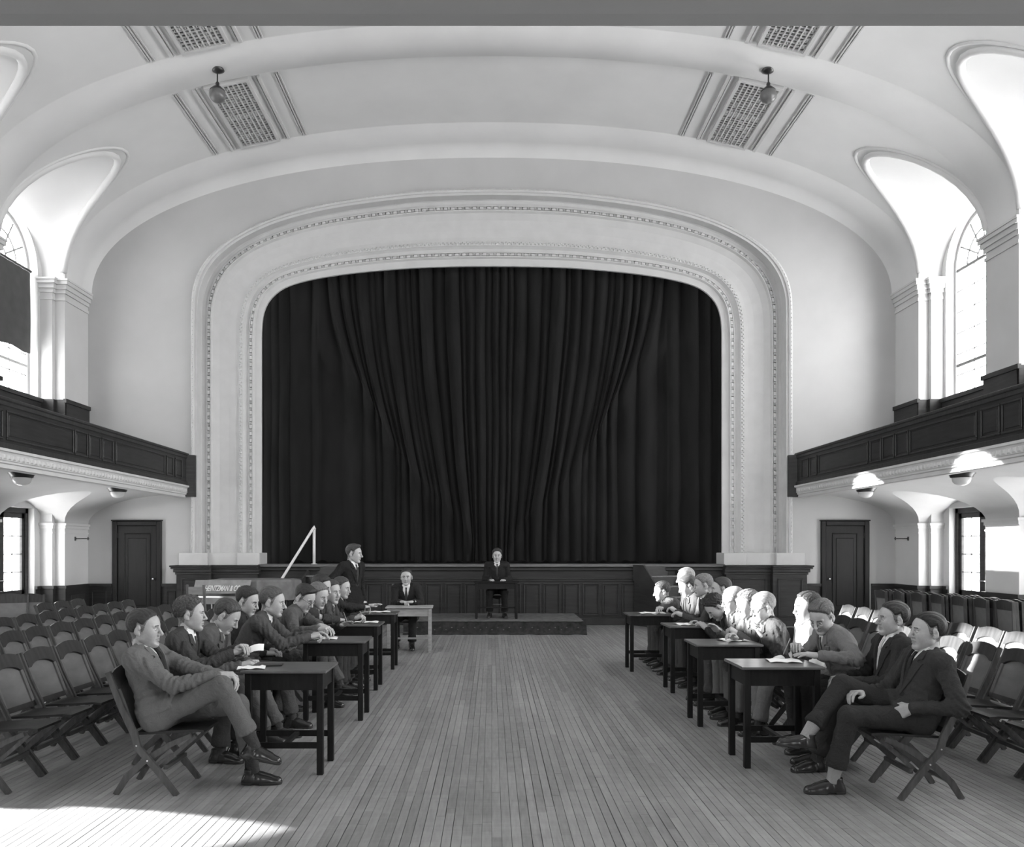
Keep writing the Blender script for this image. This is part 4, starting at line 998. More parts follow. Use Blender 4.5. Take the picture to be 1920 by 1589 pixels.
def field(prims, h, k, pad=.03):
    B = [pbox(p) for p in prims]; lo = np.min([b[0] for b in B], 0) - pad; hi = np.max([b[1] for b in B], 0) + pad
    n = np.ceil((hi - lo) / h).astype(int) + 1; F = np.full(n, .5); ax = [lo[i] + h * np.arange(n[i]) for i in range(3)]
    for pr, (b0, b1) in zip(prims, B):
        m = k + 2 * h; i0 = np.maximum(0, np.floor((b0 - m - lo) / h).astype(int)); i1 = np.minimum(n, np.ceil((b1 + m - lo) / h).astype(int) + 1)
        G = np.stack(np.meshgrid(*[ax[i][i0[i]:i1[i]] for i in range(3)], indexing='ij'), -1)
        sl_ = tuple(slice(i0[i], i1[i]) for i in range(3)); F[sl_] = smin(F[sl_], pd(pr, G), k)
    return F, lo, ax
def snet(F, lo, h):
    S = F < 0; n = F.shape
    cnt = sum(S[i:n[0]-1+i, j:n[1]-1+j, k:n[2]-1+k].astype(np.int8) for i in (0, 1) for j in (0, 1) for k in (0, 1))
    act = (cnt > 0) & (cnt < 8); idx = np.full(act.shape, -1, np.int64); I, J, K = np.nonzero(act); idx[I, J, K] = np.arange(len(I))
    C = [(i, j, k) for i in (0, 1) for j in (0, 1) for k in (0, 1)]; v = [F[I + c[0], J + c[1], K + c[2]] for c in C]
    acc = np.zeros((len(I), 3)); w = np.zeros(len(I))
    for p in range(8):
        for q in range(p + 1, 8):
            if sum(abs(C[p][t] - C[q][t]) for t in range(3)) != 1: continue
            x = (v[p] < 0) != (v[q] < 0); t = np.where(x, v[p] / np.where(x, v[p] - v[q], 1), 0)
            for a in range(3): acc[:, a] += np.where(x, C[p][a] + t * (C[q][a] - C[p][a]), 0)
            w += x
    V = lo + h * (np.stack([I, J, K], 1) + acc / w[:, None]); Q = []
    def faces(D, up, a, b, c, d):
        i = np.nonzero(D); f = np.stack([a[i], b[i], c[i], d[i]], 1); u = up[i]; f[~u] = f[~u][:, ::-1]; Q.append(f)
    U = S[:-1, 1:-1, 1:-1]; faces(U != S[1:, 1:-1, 1:-1], U, idx[:, :-1, :-1], idx[:, 1:, :-1], idx[:, 1:, 1:], idx[:, :-1, 1:])
    U = S[1:-1, :-1, 1:-1]; faces(U != S[1:-1, 1:, 1:-1], U, idx[:-1, :, :-1], idx[:-1, :, 1:], idx[1:, :, 1:], idx[1:, :, :-1])
    U = S[1:-1, 1:-1, :-1]; faces(U != S[1:-1, 1:-1, 1:], U, idx[:-1, :-1, :], idx[1:, :-1, :], idx[1:, 1:, :], idx[:-1, 1:, :])
    return V, np.concatenate(Q)
def np_mesh(name, V, Q, mats, mi=None):
    me = bpy.data.meshes.new(name); me.vertices.add(len(V)); me.vertices.foreach_set('co', np.ascontiguousarray(V, np.float32).ravel())
    me.loops.add(len(Q) * 4); me.loops.foreach_set('vertex_index', np.ascontiguousarray(Q, np.int32).ravel())
    me.polygons.add(len(Q)); me.polygons.foreach_set('loop_start', np.arange(0, 4 * len(Q), 4, dtype=np.int32))
    for m in mats: me.materials.append(m)
    if mi is not None: me.polygons.foreach_set('material_index', np.ascontiguousarray(mi, np.int32))
    me.update(calc_edges=True); me.shade_smooth(); return me
def xf(V, R, o): return V @ R.T + o

# ---- head (origin between the ears, +x forward, +z up)
def head_mesh(var, h):
    nose, jaw, ch = ((1.0, 1.0, 1.0), (1.18, 1.08, .96), (.88, .93, 1.05))[var]
    P = [ell((-.014, 0, .036), (.100, .077, .086)), ell((.022, 0, .012), (.068, .064, .082)), ell((.030, 0, -.055), (.052, .050 * jaw, .052)),
         cap((.0, -.046 * jaw, -.060), (.066, -.012, -.098), .020, .016), cap((.0, .046 * jaw, -.060), (.066, .012, -.098), .020, .016), cap((-.028, 0, -.02), (-.034, 0, -.078), .050, .046),
         ell((.068, 0, -.097), (.020, .022, .017))]
    F, lo, ax = field(P, h, .022, .045); G = np.stack(np.meshgrid(*ax, indexing='ij'), -1)
    def add(pr, k): nonlocal F; F = smin(F, pd(pr, G), k)
    def sub(pr, k): nonlocal F; F = -smin(-F, pd(pr, G), k)
    for s in (-1, 1):
        add(ell((.050, s * .041, -.018), (.030, .021, .026)), .025); add(ell((.036, s * .038, -.046), (.036, .021, .034)), .025); sub(ell((.098, s * .031, .004), (.024, .019, .0135)), .010)
        add(cap((.080, s * .010, .0235), (.074, s * .046, .0245), .0085, .007), .010)
        add(ell((.0750, s * .0310, .003), (.0145, .0158, .0118)), .003)
    add(cap((.086, 0, .016), (.086 + .024 * nose, 0, -.026), .0075, .0105), .010); add(ell((.088 + .019 * nose, 0, -.030), (.0125, .0115, .0095)), .006)
    for s in (-1, 1): add(ell((.092, s * .0135, -.0335), (.0105, .0075, .0075)), .005); sub(ell((.1005, s * .0075, -.0415), (.005, .0035, .0035)), .003)
    add(cap((.072, -.024, -.0605), (.0885, 0, -.0575), .0075, .0085), .006); add(cap((.072, .024, -.0605), (.0885, 0, -.0575), .0075, .0085), .006)
    add(cap((.074, -.017, -.0695), (.086, 0, -.0715), .008, .0095), .006); add(cap((.074, .017, -.0695), (.086, 0, -.0715), .008, .0095), .006)
    for s in (-1, 1): sub(cap((.082, s * .026, -.0645), (.099, 0, -.0643), .0026, .0030), .003)
    sub(ell((.094, 0, -.083), (.012, .020, .005)), .008)
    for s in (-1, 1):
        Re = np.array([[math.cos(.25), 0, math.sin(.25)], [0, 1, 0], [-math.sin(.25), 0, math.cos(.25)]])
        add(ell((-.016, s * .081, -.004), (.0190, .0080, .031), Re), .006); sub(ell((-.011, s * .0915, .000), (.010, .0075, .018), Re), .004); add(ell((-.006, s * .079, -.030), (.010, .008, .010)), .006)
        sub(ell((-.004, s * .090, -.006), (.006, .010, .006)), .003)
    V, Q = snet(F, lo, h); c = V[Q].mean(1); x, y, z = c[:, 0], np.abs(c[:, 1]), c[:, 2]; mi = np.zeros(len(Q), int)
    brow = (x > .062) & (y > .012) & (y < .047) & (z > .0215 - .1 * np.maximum(0, y - .035)) & (z < .0305 - .15 * np.maximum(0, y - .03)); mi[brow] = 1
    scl = (x > .079) & (((y - .031) / .0125) ** 2 + ((z - .0025) / .0066) ** 2 < 1); mi[scl] = 5; iris = (x > .079) & (np.hypot(y - .0305, z - .003) < .0062); mi[iris] = 2
    lid = (x > .066) & (np.abs(z - (.0135 - 9 * (y - .0305) ** 2)) < .0016) & (np.abs(y - .0305) < .017); mi[lid] = 2
    lips = (x > .074) & (y < .025) & (z > -.080) & (z < -.0535) & (np.abs(z + .0645) < .0125 - .35 * y); mi[lips] = 3
    sb = z > np.interp(x, [-.13, -.05, -.034, -.024, .010, .022, .036, .052, .068, .080, .1], [-.080, -.078, -.045, .02, -.016, .004, .052, .076, .089, .101, .15]); sb &= ~((np.abs(c[:, 1]) > .0775) & (z < .04) & (x > -.045) & (x < .012)); mi[sb & (mi == 0)] = 4
    V = V * np.array([1, 1, ch]); return V, Q, mi
HEADS = {}
def get_head(var, h):
    if (var, h) not in HEADS: HEADS[(var, h)] = head_mesh(var, h)
    return HEADS[(var, h)]
def hair_mesh(style, h):
    P = [ell((-.014, 0, .036), (.112, .0885, .102))]; F, lo, ax = field(P, h, .01, .035); G = np.stack(np.meshgrid(*ax, indexing='ij'), -1); x, y, z = G[..., 0], G[..., 1], G[..., 2]; ay = np.abs(y)
    t = np.clip((z - .01) / .10, 0, 1); infl = .003 + .014 * t
    if style == 'slick': infl = .003 + .010 * t + .004 * np.clip((.02 - x) / .1, 0, 1)
    if style == 'curly': infl = .006 + .018 * t + .006 * np.sin(x * 210 + 2 * np.sin(y * 150)) * np.sin(y * 190 + z * 120)
    if style == 'quiff': infl = .003 + .012 * t + .016 * np.exp(-((x - .06) / .03) ** 2 - ((z - .11) / .03) ** 2)
    if style == 'part': infl = .003 + .016 * t - .012 * np.exp(-((y - .035) / .005) ** 2) * (z > .07) + .003 * np.sin((x + y * 3) * 160)
    if style == 'slick': infl = infl + .0012 * np.sin(y * 260 + 5 * np.sin(x * 20))
    zb = np.interp(x, [-.13, -.05, -.03, -.022, .008, .02, .034, .05, .066, .078, .1], [-.030, -.030, .005, .045, .028, .028, .055, .072, .084, .096, .15])
    if style != 'bald': infl = np.where(z - zb < .022, -.004 + (infl + .004) * np.clip((z - zb) / .022, 0, 1) ** .7, infl)
    D = np.stack([x + .014, y, z - .036], -1); r = np.array([.100, .077, .086]); q = np.linalg.norm(D / (r + infl[..., None]), axis=-1); d = (q - 1) * .085
    if style == 'bald': zm = np.interp(x, [-.13, -.05, -.028, -.02, .015, .03, .05, .1], [-.06, -.06, -.02, .02, .0, .03, .2, .3]); zt = np.interp(x, [-.13, -.06, 0, .05], [.075, .065, .055, .04])
    else: zm = zb
    zm = zm + np.where(x > .03, .25 * np.maximum(0, .045 - ay) * 0.25 * (1 if style != 'widow' else -1), 0)
    d = np.maximum(d, (zm - z) * .75)
    if style == 'bald': d = np.maximum(d, (z - zt) * .7)
    return snet(np.maximum(d, -.5), lo, h)
HAIRS = {}
def get_hair(st, h):
    if (st, h) not in HAIRS: HAIRS[(st, h)] = hair_mesh(st, h)
    return HAIRS[(st, h)]

# ---- hand (origin at the wrist, +x along the fingers, +z back of hand, thumb on +y)
POSES = {'relax': ((25, 30, 18), (30, 34, 20), (34, 38, 22), (38, 40, 24), .2), 'flat': ((8, 8, 5), (6, 10, 6), (8, 12, 6), (12, 14, 8), .55),
         'pen': ((48, 52, 22), (58, 58, 30), (66, 66, 34), (70, 70, 36), -.1), 'fist': ((72, 84, 40), (75, 86, 42), (78, 88, 44), (80, 88, 46), -.1), 'hold': ((40, 30, 15), (44, 34, 18), (48, 36, 20), (52, 40, 22), .0)}
def hand_mesh(pose, h):
    cv = POSES[pose]; kn = [(.086, .031), (.089, .0105), (.085, -.010), (.077, -.029)]; ln = [(.042, .026, .020), (.047, .030, .021), (.043, .027, .020), (.033, .020, .018)]
    P = [cap((-.03, 0, 0), (.004, 0, 0), .0255, .025, A3(0, 0, 1), .74)]
    for (kx, ky) in kn: P.append(cap((.008, ky * .55, 0), (kx, ky, .002), .0165, .0125))
    P.append(cap((.02, .016, -.004), (.05, .034, -.008), .018, .014)); P.append(cap((.03, -.02, -.006), (.06, -.022, -.004), .016, .013))
    fing = []
    for (kx, ky), L, c in zip(kn, ln, cv):
        p = A3(kx, ky, .002); a = 0; r = .0092 if ky > -.02 else .008
        for l, dg in zip(L, c):
            a += math.radians(dg); q = p + l * A3(math.cos(a), ky * .6, -math.sin(a)); fing.append(cap(p, q, r, r * .9)); p = q; r *= .93
    ab = cv[4]; t0 = A3(.020, .024, -.006); t1 = A3(.045, .044 + .02 * ab, -.018); t2 = A3(.072, .044 + .05 * ab, -.028); t3 = A3(.094, .034 + .07 * ab, -.034)
    thumb = [cap(t0, t1, .0150, .0125), cap(t1, t2, .0115, .0105), cap(t2, t3, .0105, .0085)]
    F, lo, ax = field(P, h, .012, .11); G = np.stack(np.meshgrid(*ax, indexing='ij'), -1)
    for pr in fing + thumb:
        b0, b1 = pbox(pr); i0 = np.maximum(0, np.floor((b0 - .012 - lo) / h).astype(int)); i1 = np.ceil((b1 + .012 - lo) / h).astype(int) + 1; s = tuple(slice(i0[i], i1[i]) for i in range(3))
        F[s] = smin(F[s], pd(pr, G[s]), .0045)
    return snet(F, lo, h)
HANDS = {}
def get_hand(p, h):
    if (p, h) not in HANDS: HANDS[(p, h)] = hand_mesh(p, h)
    return HANDS[(p, h)]
# ---- shoe (origin on the floor under the ankle, +x to the toe)
def shoe_mesh(h):
    P = [cap((-.045, 0, .038), (.05, 0, .036), .037, .037), cap((.05, 0, .034), (.155, .004, .024), .042, .030), cap((-.03, 0, .05), (-.025, 0, .10), .040, .043), cap((.03, 0, .06), (.10, 0, .042), .034, .032), cap((-.055, 0, .012), (-.02, 0, .012), .036, .036), cap((.03, 0, .012), (.16, .004, .012), .042, .034)]
    F, lo, ax = field(P, h, .02, .02); z = ax[2][None, None, :]; x = ax[0][:, None, None]
    F = np.maximum(F, -z + 0 * F); F = np.maximum(F, (z - .108) + 0 * F); F = np.maximum(F, -np.maximum(np.maximum(np.abs(x - .018) - .028, z - .012), -z - .01) + 0 * F)
    V, Q = snet(F, lo, h); c = V[Q].mean(1); mi = (c[:, 2] < .017).astype(int); return V, Q, mi
SHOES = {}
def get_shoe(h):
    if h not in SHOES: SHOES[h] = shoe_mesh(h)
    return SHOES[h]

M_SKIN = mat('skin', 0.34, 0.5, 0.08, 60, bump=0.05, bscale=400); M_LIP = mat('lip', 0.22, 0.45); M_EYE = mat('eye_dark', 0.05, 0.3); M_SCL = mat('eye_white', 0.5, 0.3)
M_SHIRT = mat('white_shirt', 0.75, 0.8); M_SHOE = mat('shoe_leather', 0.02, 0.22); M_SOLE = mat('shoe_sole', 0.03, 0.6)
M_GLASSES = mat('spectacle_frame', 0.02, 0.3)
def cloth(v):
    nm = 'suit_cloth_%d' % int(v * 1000)
    if nm in MATS: return MATS[nm]
    m = mat(nm, v, 0.92, 0.14, 320, bump=0.25, bscale=420, spec=0.08); nt = m.node_tree; b = nt.nodes['Principled BSDF']
    pass
    tc = nt.nodes.new('ShaderNodeTexCoord'); n = nt.nodes.new('ShaderNodeTexNoise'); n.inputs['Scale'].default_value = 15; n.inputs['Detail'].default_value = 2; n.inputs['Distortion'].default_value = 2.2
    nt.links.new(tc.outputs['Object'], n.inputs['Vector']); bp = nt.nodes.new('ShaderNodeBump'); bp.inputs['Strength'].default_value = 0.3; bp.inputs['Distance'].default_value = 0.03
    old = [x for x in nt.nodes if x.type == 'BUMP' and x != bp][0]
    nt.links.new(n.outputs['Fac'], bp.inputs['Height']); nt.links.new(old.outputs[0], bp.inputs['Normal']); nt.links.new(bp.outputs[0], b.inputs['Normal']); return m
def hairm(v): return mat('hair_%d' % int(v * 1000), v, 0.5, 0.5, 30, (1, 8, 3), bump=0.35, bscale=50, spec=0.22)

def ik(a, t, l1, l2, pole):
    d = t - a; L = np.linalg.norm(d)
    if L > (l1 + l2) * .995: t = a + d / L * (l1 + l2) * .995; d = t - a; L = np.linalg.norm(d)
    if L < abs(l1 - l2) * 1.05 + .02: L = abs(l1 - l2) * 1.05 + .02; t = a + nrm(d) * L; d = t - a
    u = d / L; x = (l1 * l1 - l2 * l2 + L * L) / (2 * L); h = math.sqrt(max(0, l1 * l1 - x * x)); p = pole - u * (pole @ u); return a + u * x + nrm(p) * h, t
def Ry(a): c, s = math.cos(a), math.sin(a); return np.array([[c, 0, s], [0, 1, 0], [-s, 0, c]])
def Rz(a): c, s = math.cos(a), math.sin(a); return np.array([[c, -s, 0], [s, c, 0], [0, 0, 1]])
def Rx(a): c, s = math.cos(a), math.sin(a); return np.array([[1, 0, 0], [0, c, -s], [0, s, c]])
PEOPLE = []
NZK = [(np.random.randn(3), np.random.rand() * 6.28) for _ in range(7)]
def wrinkle(P, amp):
    n = 0
    for i, (k, ph) in enumerate(NZK): kk = k / np.linalg.norm(k) * (55 + 13 * i); n = n + np.sin(P @ kk + ph + 1.5 * np.sin(P @ k * 9))
    return amp * n / 4
def person(label, head, rz, lean=5, lean2=None, pitch=0, yaw=0, roll=0, LH=None, RH=None, LF=None, RF=None, suit=.05, pants=None, shirt=True, vest=None, tie=.05, hair='slick', hairv=.03, var=0,
           glasses=False, hp=('relax', 'relax'), hip_z=.535, base_z=0.0, q=2, twist=0, stand=False, jacket=True, bow=False, pole=(None, None), chair=True, gown=False, lift=None, hdir=(None, None), fat=1.0, hips_back=0.0, sock=.05, slim=1.0, side=0, ls=1.0, cuff_at=.86, as_=1.0, hs=1.12):
    """head: (px, py, Y) of the head centre in the photograph; LH/RH/LF/RF in local metres (x forward, y left)."""
    hw = np.array(W(*head)); th = math.radians(rz); Rw = Rz(th); lean2 = lean if lean2 is None else lean2
    H = {2: .018, 1: .0165, 0: .0122}[q]; Hh = {2: .0062, 1: .0050, 0: .0034}[q]; Ha = {2: .0058, 1: .0056, 0: .0042}[q]
    a1, a2 = math.radians(lean), math.radians(lean2); sa = math.radians(side)
    RS = Rx(sa)
    d1 = RS @ A3(math.sin(a1), 0, math.cos(a1)); d2 = RS @ A3(math.sin(a2), 0, math.cos(a2)); dm = nrm(d1 + d2); pelvis = A3(0, 0, hip_z)
    HR = Rz(math.radians(yaw)) @ Ry(math.radians(pitch)) @ Rx(math.radians(roll)); dn = nrm(d2 * .75 + A3(0, 0, .25) + HR[:, 2] * .35)
    def chain(s): 
        w = pelvis + .19 * s * d1; c = w + .17 * s * dm; n = c + .165 * s * d2; hc = n + dn * .052 + HR @ A3(.022, 0, .072) * hs; return w, c, n, hc
    zt = hw[2] - base_z; z1 = chain(1)[3][2]; z2 = chain(.9)[3][2]; s = float(np.clip(1 + (zt - z1) / ((z1 - z2) / .1), .84, 1.16)); waist, chest, neck, hc = chain(s)
    off = Rw @ hc; org = A3(hw[0] - off[0], hw[1] - off[1], base_z)
    toL = lambda p: Rz(-th) @ (np.array(p, float) - org)
    tw = math.radians(twist); sax = nrm(RS @ A3(-math.sin(tw), math.cos(tw), 0)); f = nrm(np.cross(sax, d2)); sax = nrm(np.cross(d2, f))
    bw_ = 1 + (hs - 1) * .6; shw = .168 * bw_ * (fat * .3 + .7); sh = {1: neck - d2 * .055 + sax * shw, -1: neck - d2 * .055 - sax * shw}
    hands = {1: LH, -1: RH}; wr = {}; el = {}
    for sd in (1, -1):
        t = hands[sd]
        if t is None: t = A3(.30, sd * .13, hip_z + .09) if not stand else A3(.06, sd * .27, .82)
        elif len(t) == 4: t = toL(W(*t[:3])) + A3(0, 0, t[3])          # (px, py, Y, dz)
        else: t = np.array(t, float)
        if stand is False and False: pass
        pl = pole[0 if sd > 0 else 1]; pl = A3(-.5, sd * .55, -.65) if pl is None else np.array(pl, float)
        el[sd], wr[sd] = ik(sh[sd], t, .30 * as_, .268 * as_, pl)
    hipj = {1: pelvis + A3(0, .088, -.02), -1: pelvis + A3(0, -.088, -.02)}; kn = {}; an = {}; fd = {}
    for sd, F_ in ((1, LF), (-1, RF)):
        if F_ is None: F_ = (.44, sd * .13, .085, 0) if not stand else (.02, sd * .10, .085, 0)
        t = A3(*F_[:3]); kn[sd], an[sd] = ik(hipj[sd], t, .445 * ls, .43 * ls, A3(1, sd * .12, .9) if not stand else A3(1, 0, 0)); p_ = math.radians(F_[3]); yw = math.radians(F_[4] if len(F_) > 4 else sd * 8)
        fd[sd] = Rz(yw) @ Ry(p_)
    suitm = cloth(suit); pantm = cloth(pants if pants is not None else suit)
    # ---------------- bare body (one mesh): trunk, limbs, head and both hands
    body = [cap(pelvis, waist, .135, .125, f, .68), cap(waist, chest, .125, .145, f, .68), cap(chest, neck - d2 * .05, .145, .09, f, .66), cap(sh[1], sh[-1], .05, .05), cap(neck - d2 * .05, neck + dn * .04, .054, .049), cap(neck + dn * .03, hc + HR @ A3(-.032, 0, -.05), .049, .050)]
    for sd in (1, -1):
        body += [cap(sh[sd], el[sd], .043, .036), cap(el[sd], wr[sd], .036, .026), cap(hipj[sd], kn[sd], .075, .048), cap(kn[sd], an[sd] + A3(0, 0, .02), .046, .028)]
    F, lo, ax = field(body, .022, .03, .04); V, Q = snet(F, lo, .022); Vs, Qs, Ms = [V], [Q], [np.zeros(len(Q), int)]; n = len(V)
    hv, hq, hm = get_head(var, Hh); Vs.append(xf(hv * hs, HR, hc)); Qs.append(hq + n); Ms.append(hm); n += len(hv)
    for i, sd in enumerate((1, -1)):
        v, qd = get_hand(hp[i], Ha); v = v * A3(1, -sd, 1) * (1 + (hs - 1) * .5); qd = qd[:, ::-1] if sd > 0 else qd
        x = nrm(wr[sd] - el[sd]); hd = hdir[i]
        if hd is not None: x = nrm(np.array(hd[0], float)); up = np.array(hd[1], float)
        else: up = A3(0, sd * .15, 1)
        z = nrm(up - x * (up @ x)); y = np.cross(z, x); R = np.stack([x, y, z], 1); Vs.append(xf(v, R, wr[sd])); Qs.append(qd + n); Ms.append(np.zeros(len(qd), int)); n += len(v)
    hairmat = hairm(hairv)
    me = np_mesh('person', np.concatenate(Vs), np.concatenate(Qs), [M_SKIN, hairmat, M_EYE, M_LIP, hairm(min(.30, .5 * hairv + .13)), M_SCL], np.concatenate(Ms))
    o = link('person', me, None, org); o.rotation_euler = (0, 0, th); tag(o, label, 'person')
    def child(nm, V, Q, mats, mi=None): return link(nm, np_mesh(nm, V, Q, mats if isinstance(mats, list) else [mats], mi), o)
    hv, hq = get_hair(hair, Hh * 1.25); child('hair', xf(hv * hs, HR, hc), hq, hairmat)
    # ---------------- clothing
    fk = .70 * fat
    def torso(g):
        g = g + .158 * (bw_ - 1)
        return [cap(pelvis, waist, (.152 + g) * slim, (.142 + g) * slim, f, fk), cap(waist, chest, (.142 + g) * slim, .158 + g, f, fk), cap(chest, neck - d2 * .07, .158 + g, .105 + g, f, .64 * fat), cap(sh[1] - d2 * .01, sh[-1] - d2 * .01, .052 + g, .052 + g), cap(neck - d2 * .03, sh[1] - d2 * .0, .040 + g, .040 + g), cap(neck - d2 * .03, sh[-1], .040 + g, .040 + g)]
    shirt_p = torso(-.002); vl = .30
    def coords(G): D = G - neck; return D @ sax, -(D @ d2), D @ f
    outer = torso(.012); sleeves = []
    wl = .018 if gown else 0
    for sd in (1, -1):
        e2 = el[sd] + (wr[sd] - el[sd]) * .93
        sleeves += [cap(sh[sd], el[sd], .063, .054 + wl * .6), cap(el[sd], e2, .054 + wl * .6, .044 + wl)]
        if not stand:
            tdir = nrm(kn[sd] - hipj[sd]); outer.append(cap(hipj[sd] + A3(-.02, 0, .05), hipj[sd] + tdir * .10 + A3(0, 0, .03), .117 * slim, .098))
        else: outer.append(cap(hipj[sd] + A3(-.01, 0, .05), hipj[sd] + A3(0, sd * .03, -.16), .12, .125))
    if not stand: outer += [cap(pelvis + A3(-.03, 0, .02), pelvis + A3(-.05, 0, -.05), .150 * slim, .138, A3(1, 0, 0), .74)]
    if jacket:
        F, lo, ax = field(outer + sleeves, H, .035, .03); G = np.stack(np.meshgrid(*ax, indexing='ij'), -1)
        near = np.abs(F) < .06; Gn = G[near]; Ft = np.full(len(Gn), 1.0); Fs = np.full(len(Gn), 1.0)
        Ft = evalp(outer, Gn, .035); Fs = evalp(sleeves, Gn, .02)
        if not stand and not gown:
            hz = (Gn - pelvis - A3(.0, 0, -.005)) @ nrm(A3(-.38, 0, 1)); Ft = np.maximum(Ft, -hz)
        elif stand: Ft = np.maximum(Ft, (pelvis[2] - .17) - Gn[:, 2])
        Fn = smin(Ft, Fs, .03) + wrinkle(Gn, .0060)
        for sd in (1, -1):                       # gathered creases at the elbows, arm holes and cuffs
            for c0, dr, rad, amp in ((el[sd], nrm(wr[sd] - sh[sd]), .12, .011), (sh[sd] + (el[sd] - sh[sd]) * .22, nrm(el[sd] - sh[sd] + .3 * d2), .11, .010), (el[sd] + (wr[sd] - el[sd]) * .5, nrm(wr[sd] - el[sd]), .10, .006)):
                D = Gn - c0; w_ = np.exp(-(np.linalg.norm(D, axis=-1) / rad) ** 2); Fn = Fn + amp * w_ * np.sin((D @ dr) * 165 + 3.5 * np.sin(D @ nrm(np.cross(dr, A3(.2, .1, 1))) * 28) + sd)
        D = Gn - (waist + f * .10); Fn = Fn + .005 * np.exp(-((D @ d1) / .10) ** 2) * np.sin((D @ d1) * 130 + (D @ sax) * 22) * (np.abs(Fs) > .03)
        F[near] = Fn
        u, v, w = coords(G); hwv = .072 * (1 - v / vl); V2 = np.abs(u) - hwv
        ssd = np.full(F.shape, 1.0); m_ = (F < .05) & (w > -.02); ssd[m_] = evalp(shirt_p, G[m_], .035)
        C = np.maximum(np.maximum(np.maximum(V2, .0 - w), -.003 - ssd), ssd - .045); F = np.maximum(F, -C)
        V, Q = snet(F, lo, H); jk = child('gown' if gown else 'jacket', V, Q, suitm)
    # shirt (or waistcoat) seen in the opening
    if shirt:
        if jacket: pr = shirt_p[:5] + shirt_p[5:]; F, lo, ax = field(pr, H, .035, .03); G = np.stack(np.meshgrid(*ax, indexing='ij'), -1); u, v, w = coords(G); F = np.maximum(F, np.maximum(np.maximum(np.abs(u) - .11, -w - .01), v - .36)); F = np.maximum(F, -v - .02)
        else:
            pr = torso(.008)
            for sd in (1, -1): pr += [cap(sh[sd], el[sd], .058, .05), cap(el[sd], el[sd] + (wr[sd] - el[sd]) * .9, .048, .036)]
            F, lo, ax = field(pr, H, .035, .03); G = np.stack(np.meshgrid(*ax, indexing='ij'), -1); F += wrinkle(G, .005)
        V, Q = snet(F, lo, H)
        sh_o = child('shirt', V, Q, M_SHIRT) if len(Q) else o
    if vest is not None:
        pr = torso(.004); F, lo, ax = field(pr, H, .035, .03); G = np.stack(np.meshgrid(*ax, indexing='ij'), -1); u, v, w = coords(G)
        F = np.maximum(F, np.maximum(np.maximum(np.abs(u) - .13, -w - .01), v - .40)); F = np.maximum(F, .05 * (1 - 0 * v) - v); F = np.maximum(F, -np.maximum(np.abs(u) - .042 * (1 - v / .12), -w)); V, Q = snet(F, lo, H)
        if len(Q): child('waistcoat', V, Q, cloth(vest))
    def drop(P0, prims, lift_):                   # slide points along -f onto a surface
        P_ = P0 + f * .30
        for _ in range(40): P_ = P_ - f * (np.clip(evalp(prims, P_, .035) - lift_, -.05, .05) * .8)[:, None]
        return P_
    if jacket and q < 2 or (jacket and not gown):
        vv = [0, .03, .062, .068, .082, .088, .15, .22, .28, vl + .02]; wd = [.035, .045, .052, .03, .03, .072, .062, .045, .025, .006]
        for sd in (1, -1):
            g0 = []
            for v_, w_ in zip(vv, wd):
                h0 = max(.004, .072 * (1 - v_ / vl)) - .004
                for c in range(4): g0.append(neck - d2 * v_ + sax * sd * (h0 + w_ * c / 3))
            g0 = drop(np.array(g0), outer, .0035); a_ = g0 + f * .006; m = MB(); R_, C_ = len(vv), 4
            A_ = a_.reshape(R_, C_, 3).tolist(); B_ = (g0 - f * .008).reshape(R_, C_, 3).tolist(); m.grid(A_); m.grid(B_, flip=True); m.grid([[r_[-1] for r_ in A_], [r_[-1] for r_ in B_]]); m.grid([[r_[0] for r_ in A_], [r_[0] for r_ in B_]], flip=True)
            lp = m.build('lapel', suitm, jk); fix_normals(lp.data)
    if tie is not None and shirt:
        m = MB(); vs = [.018, .045, .055, .10, .17, .24, .33]; ws = [.016, .013, .012, .018, .026, .034, .03]
        if bow: vs = [.01, .02, .03, .04]; ws = [.045, .03, .03, .045]
        g0 = []
        for v_, w_ in zip(vs, ws):
            if bow:
                g0 += [neck - d2 * (.012 + (.016 if k in (0, 4) else .008) * (1 if v_ > .025 else -1)) + sax * .05 * (k / 2 - 1) for k in range(5)]
            else: g0 += [neck - d2 * v_ + sax * w_ * (k / 2 - 1) for k in range(5)]
        base = drop(np.array(g0), torso(.004) if vest is not None else shirt_p, .006); thick = np.tile(np.array([.001, .006, .009, .006, .001]), len(vs))[:, None]; A_ = base + f * thick; R_ = len(vs)
        m.grid(A_.reshape(R_, 5, 3).tolist()); m.grid((base - f * .006).reshape(R_, 5, 3).tolist(), flip=True)
        t_ = m.build('bow_tie' if bow else 'necktie', cloth(tie), o, True); fix_normals(t_.data)
    if shirt:                                     # turned-down collar
        m = MB(); rows = []; up = nrm(dn + d2); x_ = nrm(f - up * (f @ up)); y_ = np.cross(up, x_)
        for hgt, r_ in ((-.018, .066), (.010, .062), (.034, .0575), (.036, .0555), (.006, .0555)):
            row_ = []
            for k in range(25):
                a = math.pi * (.06 + 1.88 * k / 24); fr = (1 + math.cos(a)) / 2; row_.append(neck + up * (hgt * (1 - .35 * fr) - .012 * fr + .012) + x_ * (r_ * math.cos(a) * 1.02 + .004) + y_ * r_ * math.sin(a))
            rows.append(row_)
        m.grid(rows); c_ = m.build('collar', M_SHIRT, sh_o, True)
    # trousers, socks, shoes
    tr = [cap(hipj[1], hipj[-1], .118 * slim, .118 * slim), cap(pelvis, pelvis + d1 * .1, .13 * slim, .125 * slim, f, .75)]
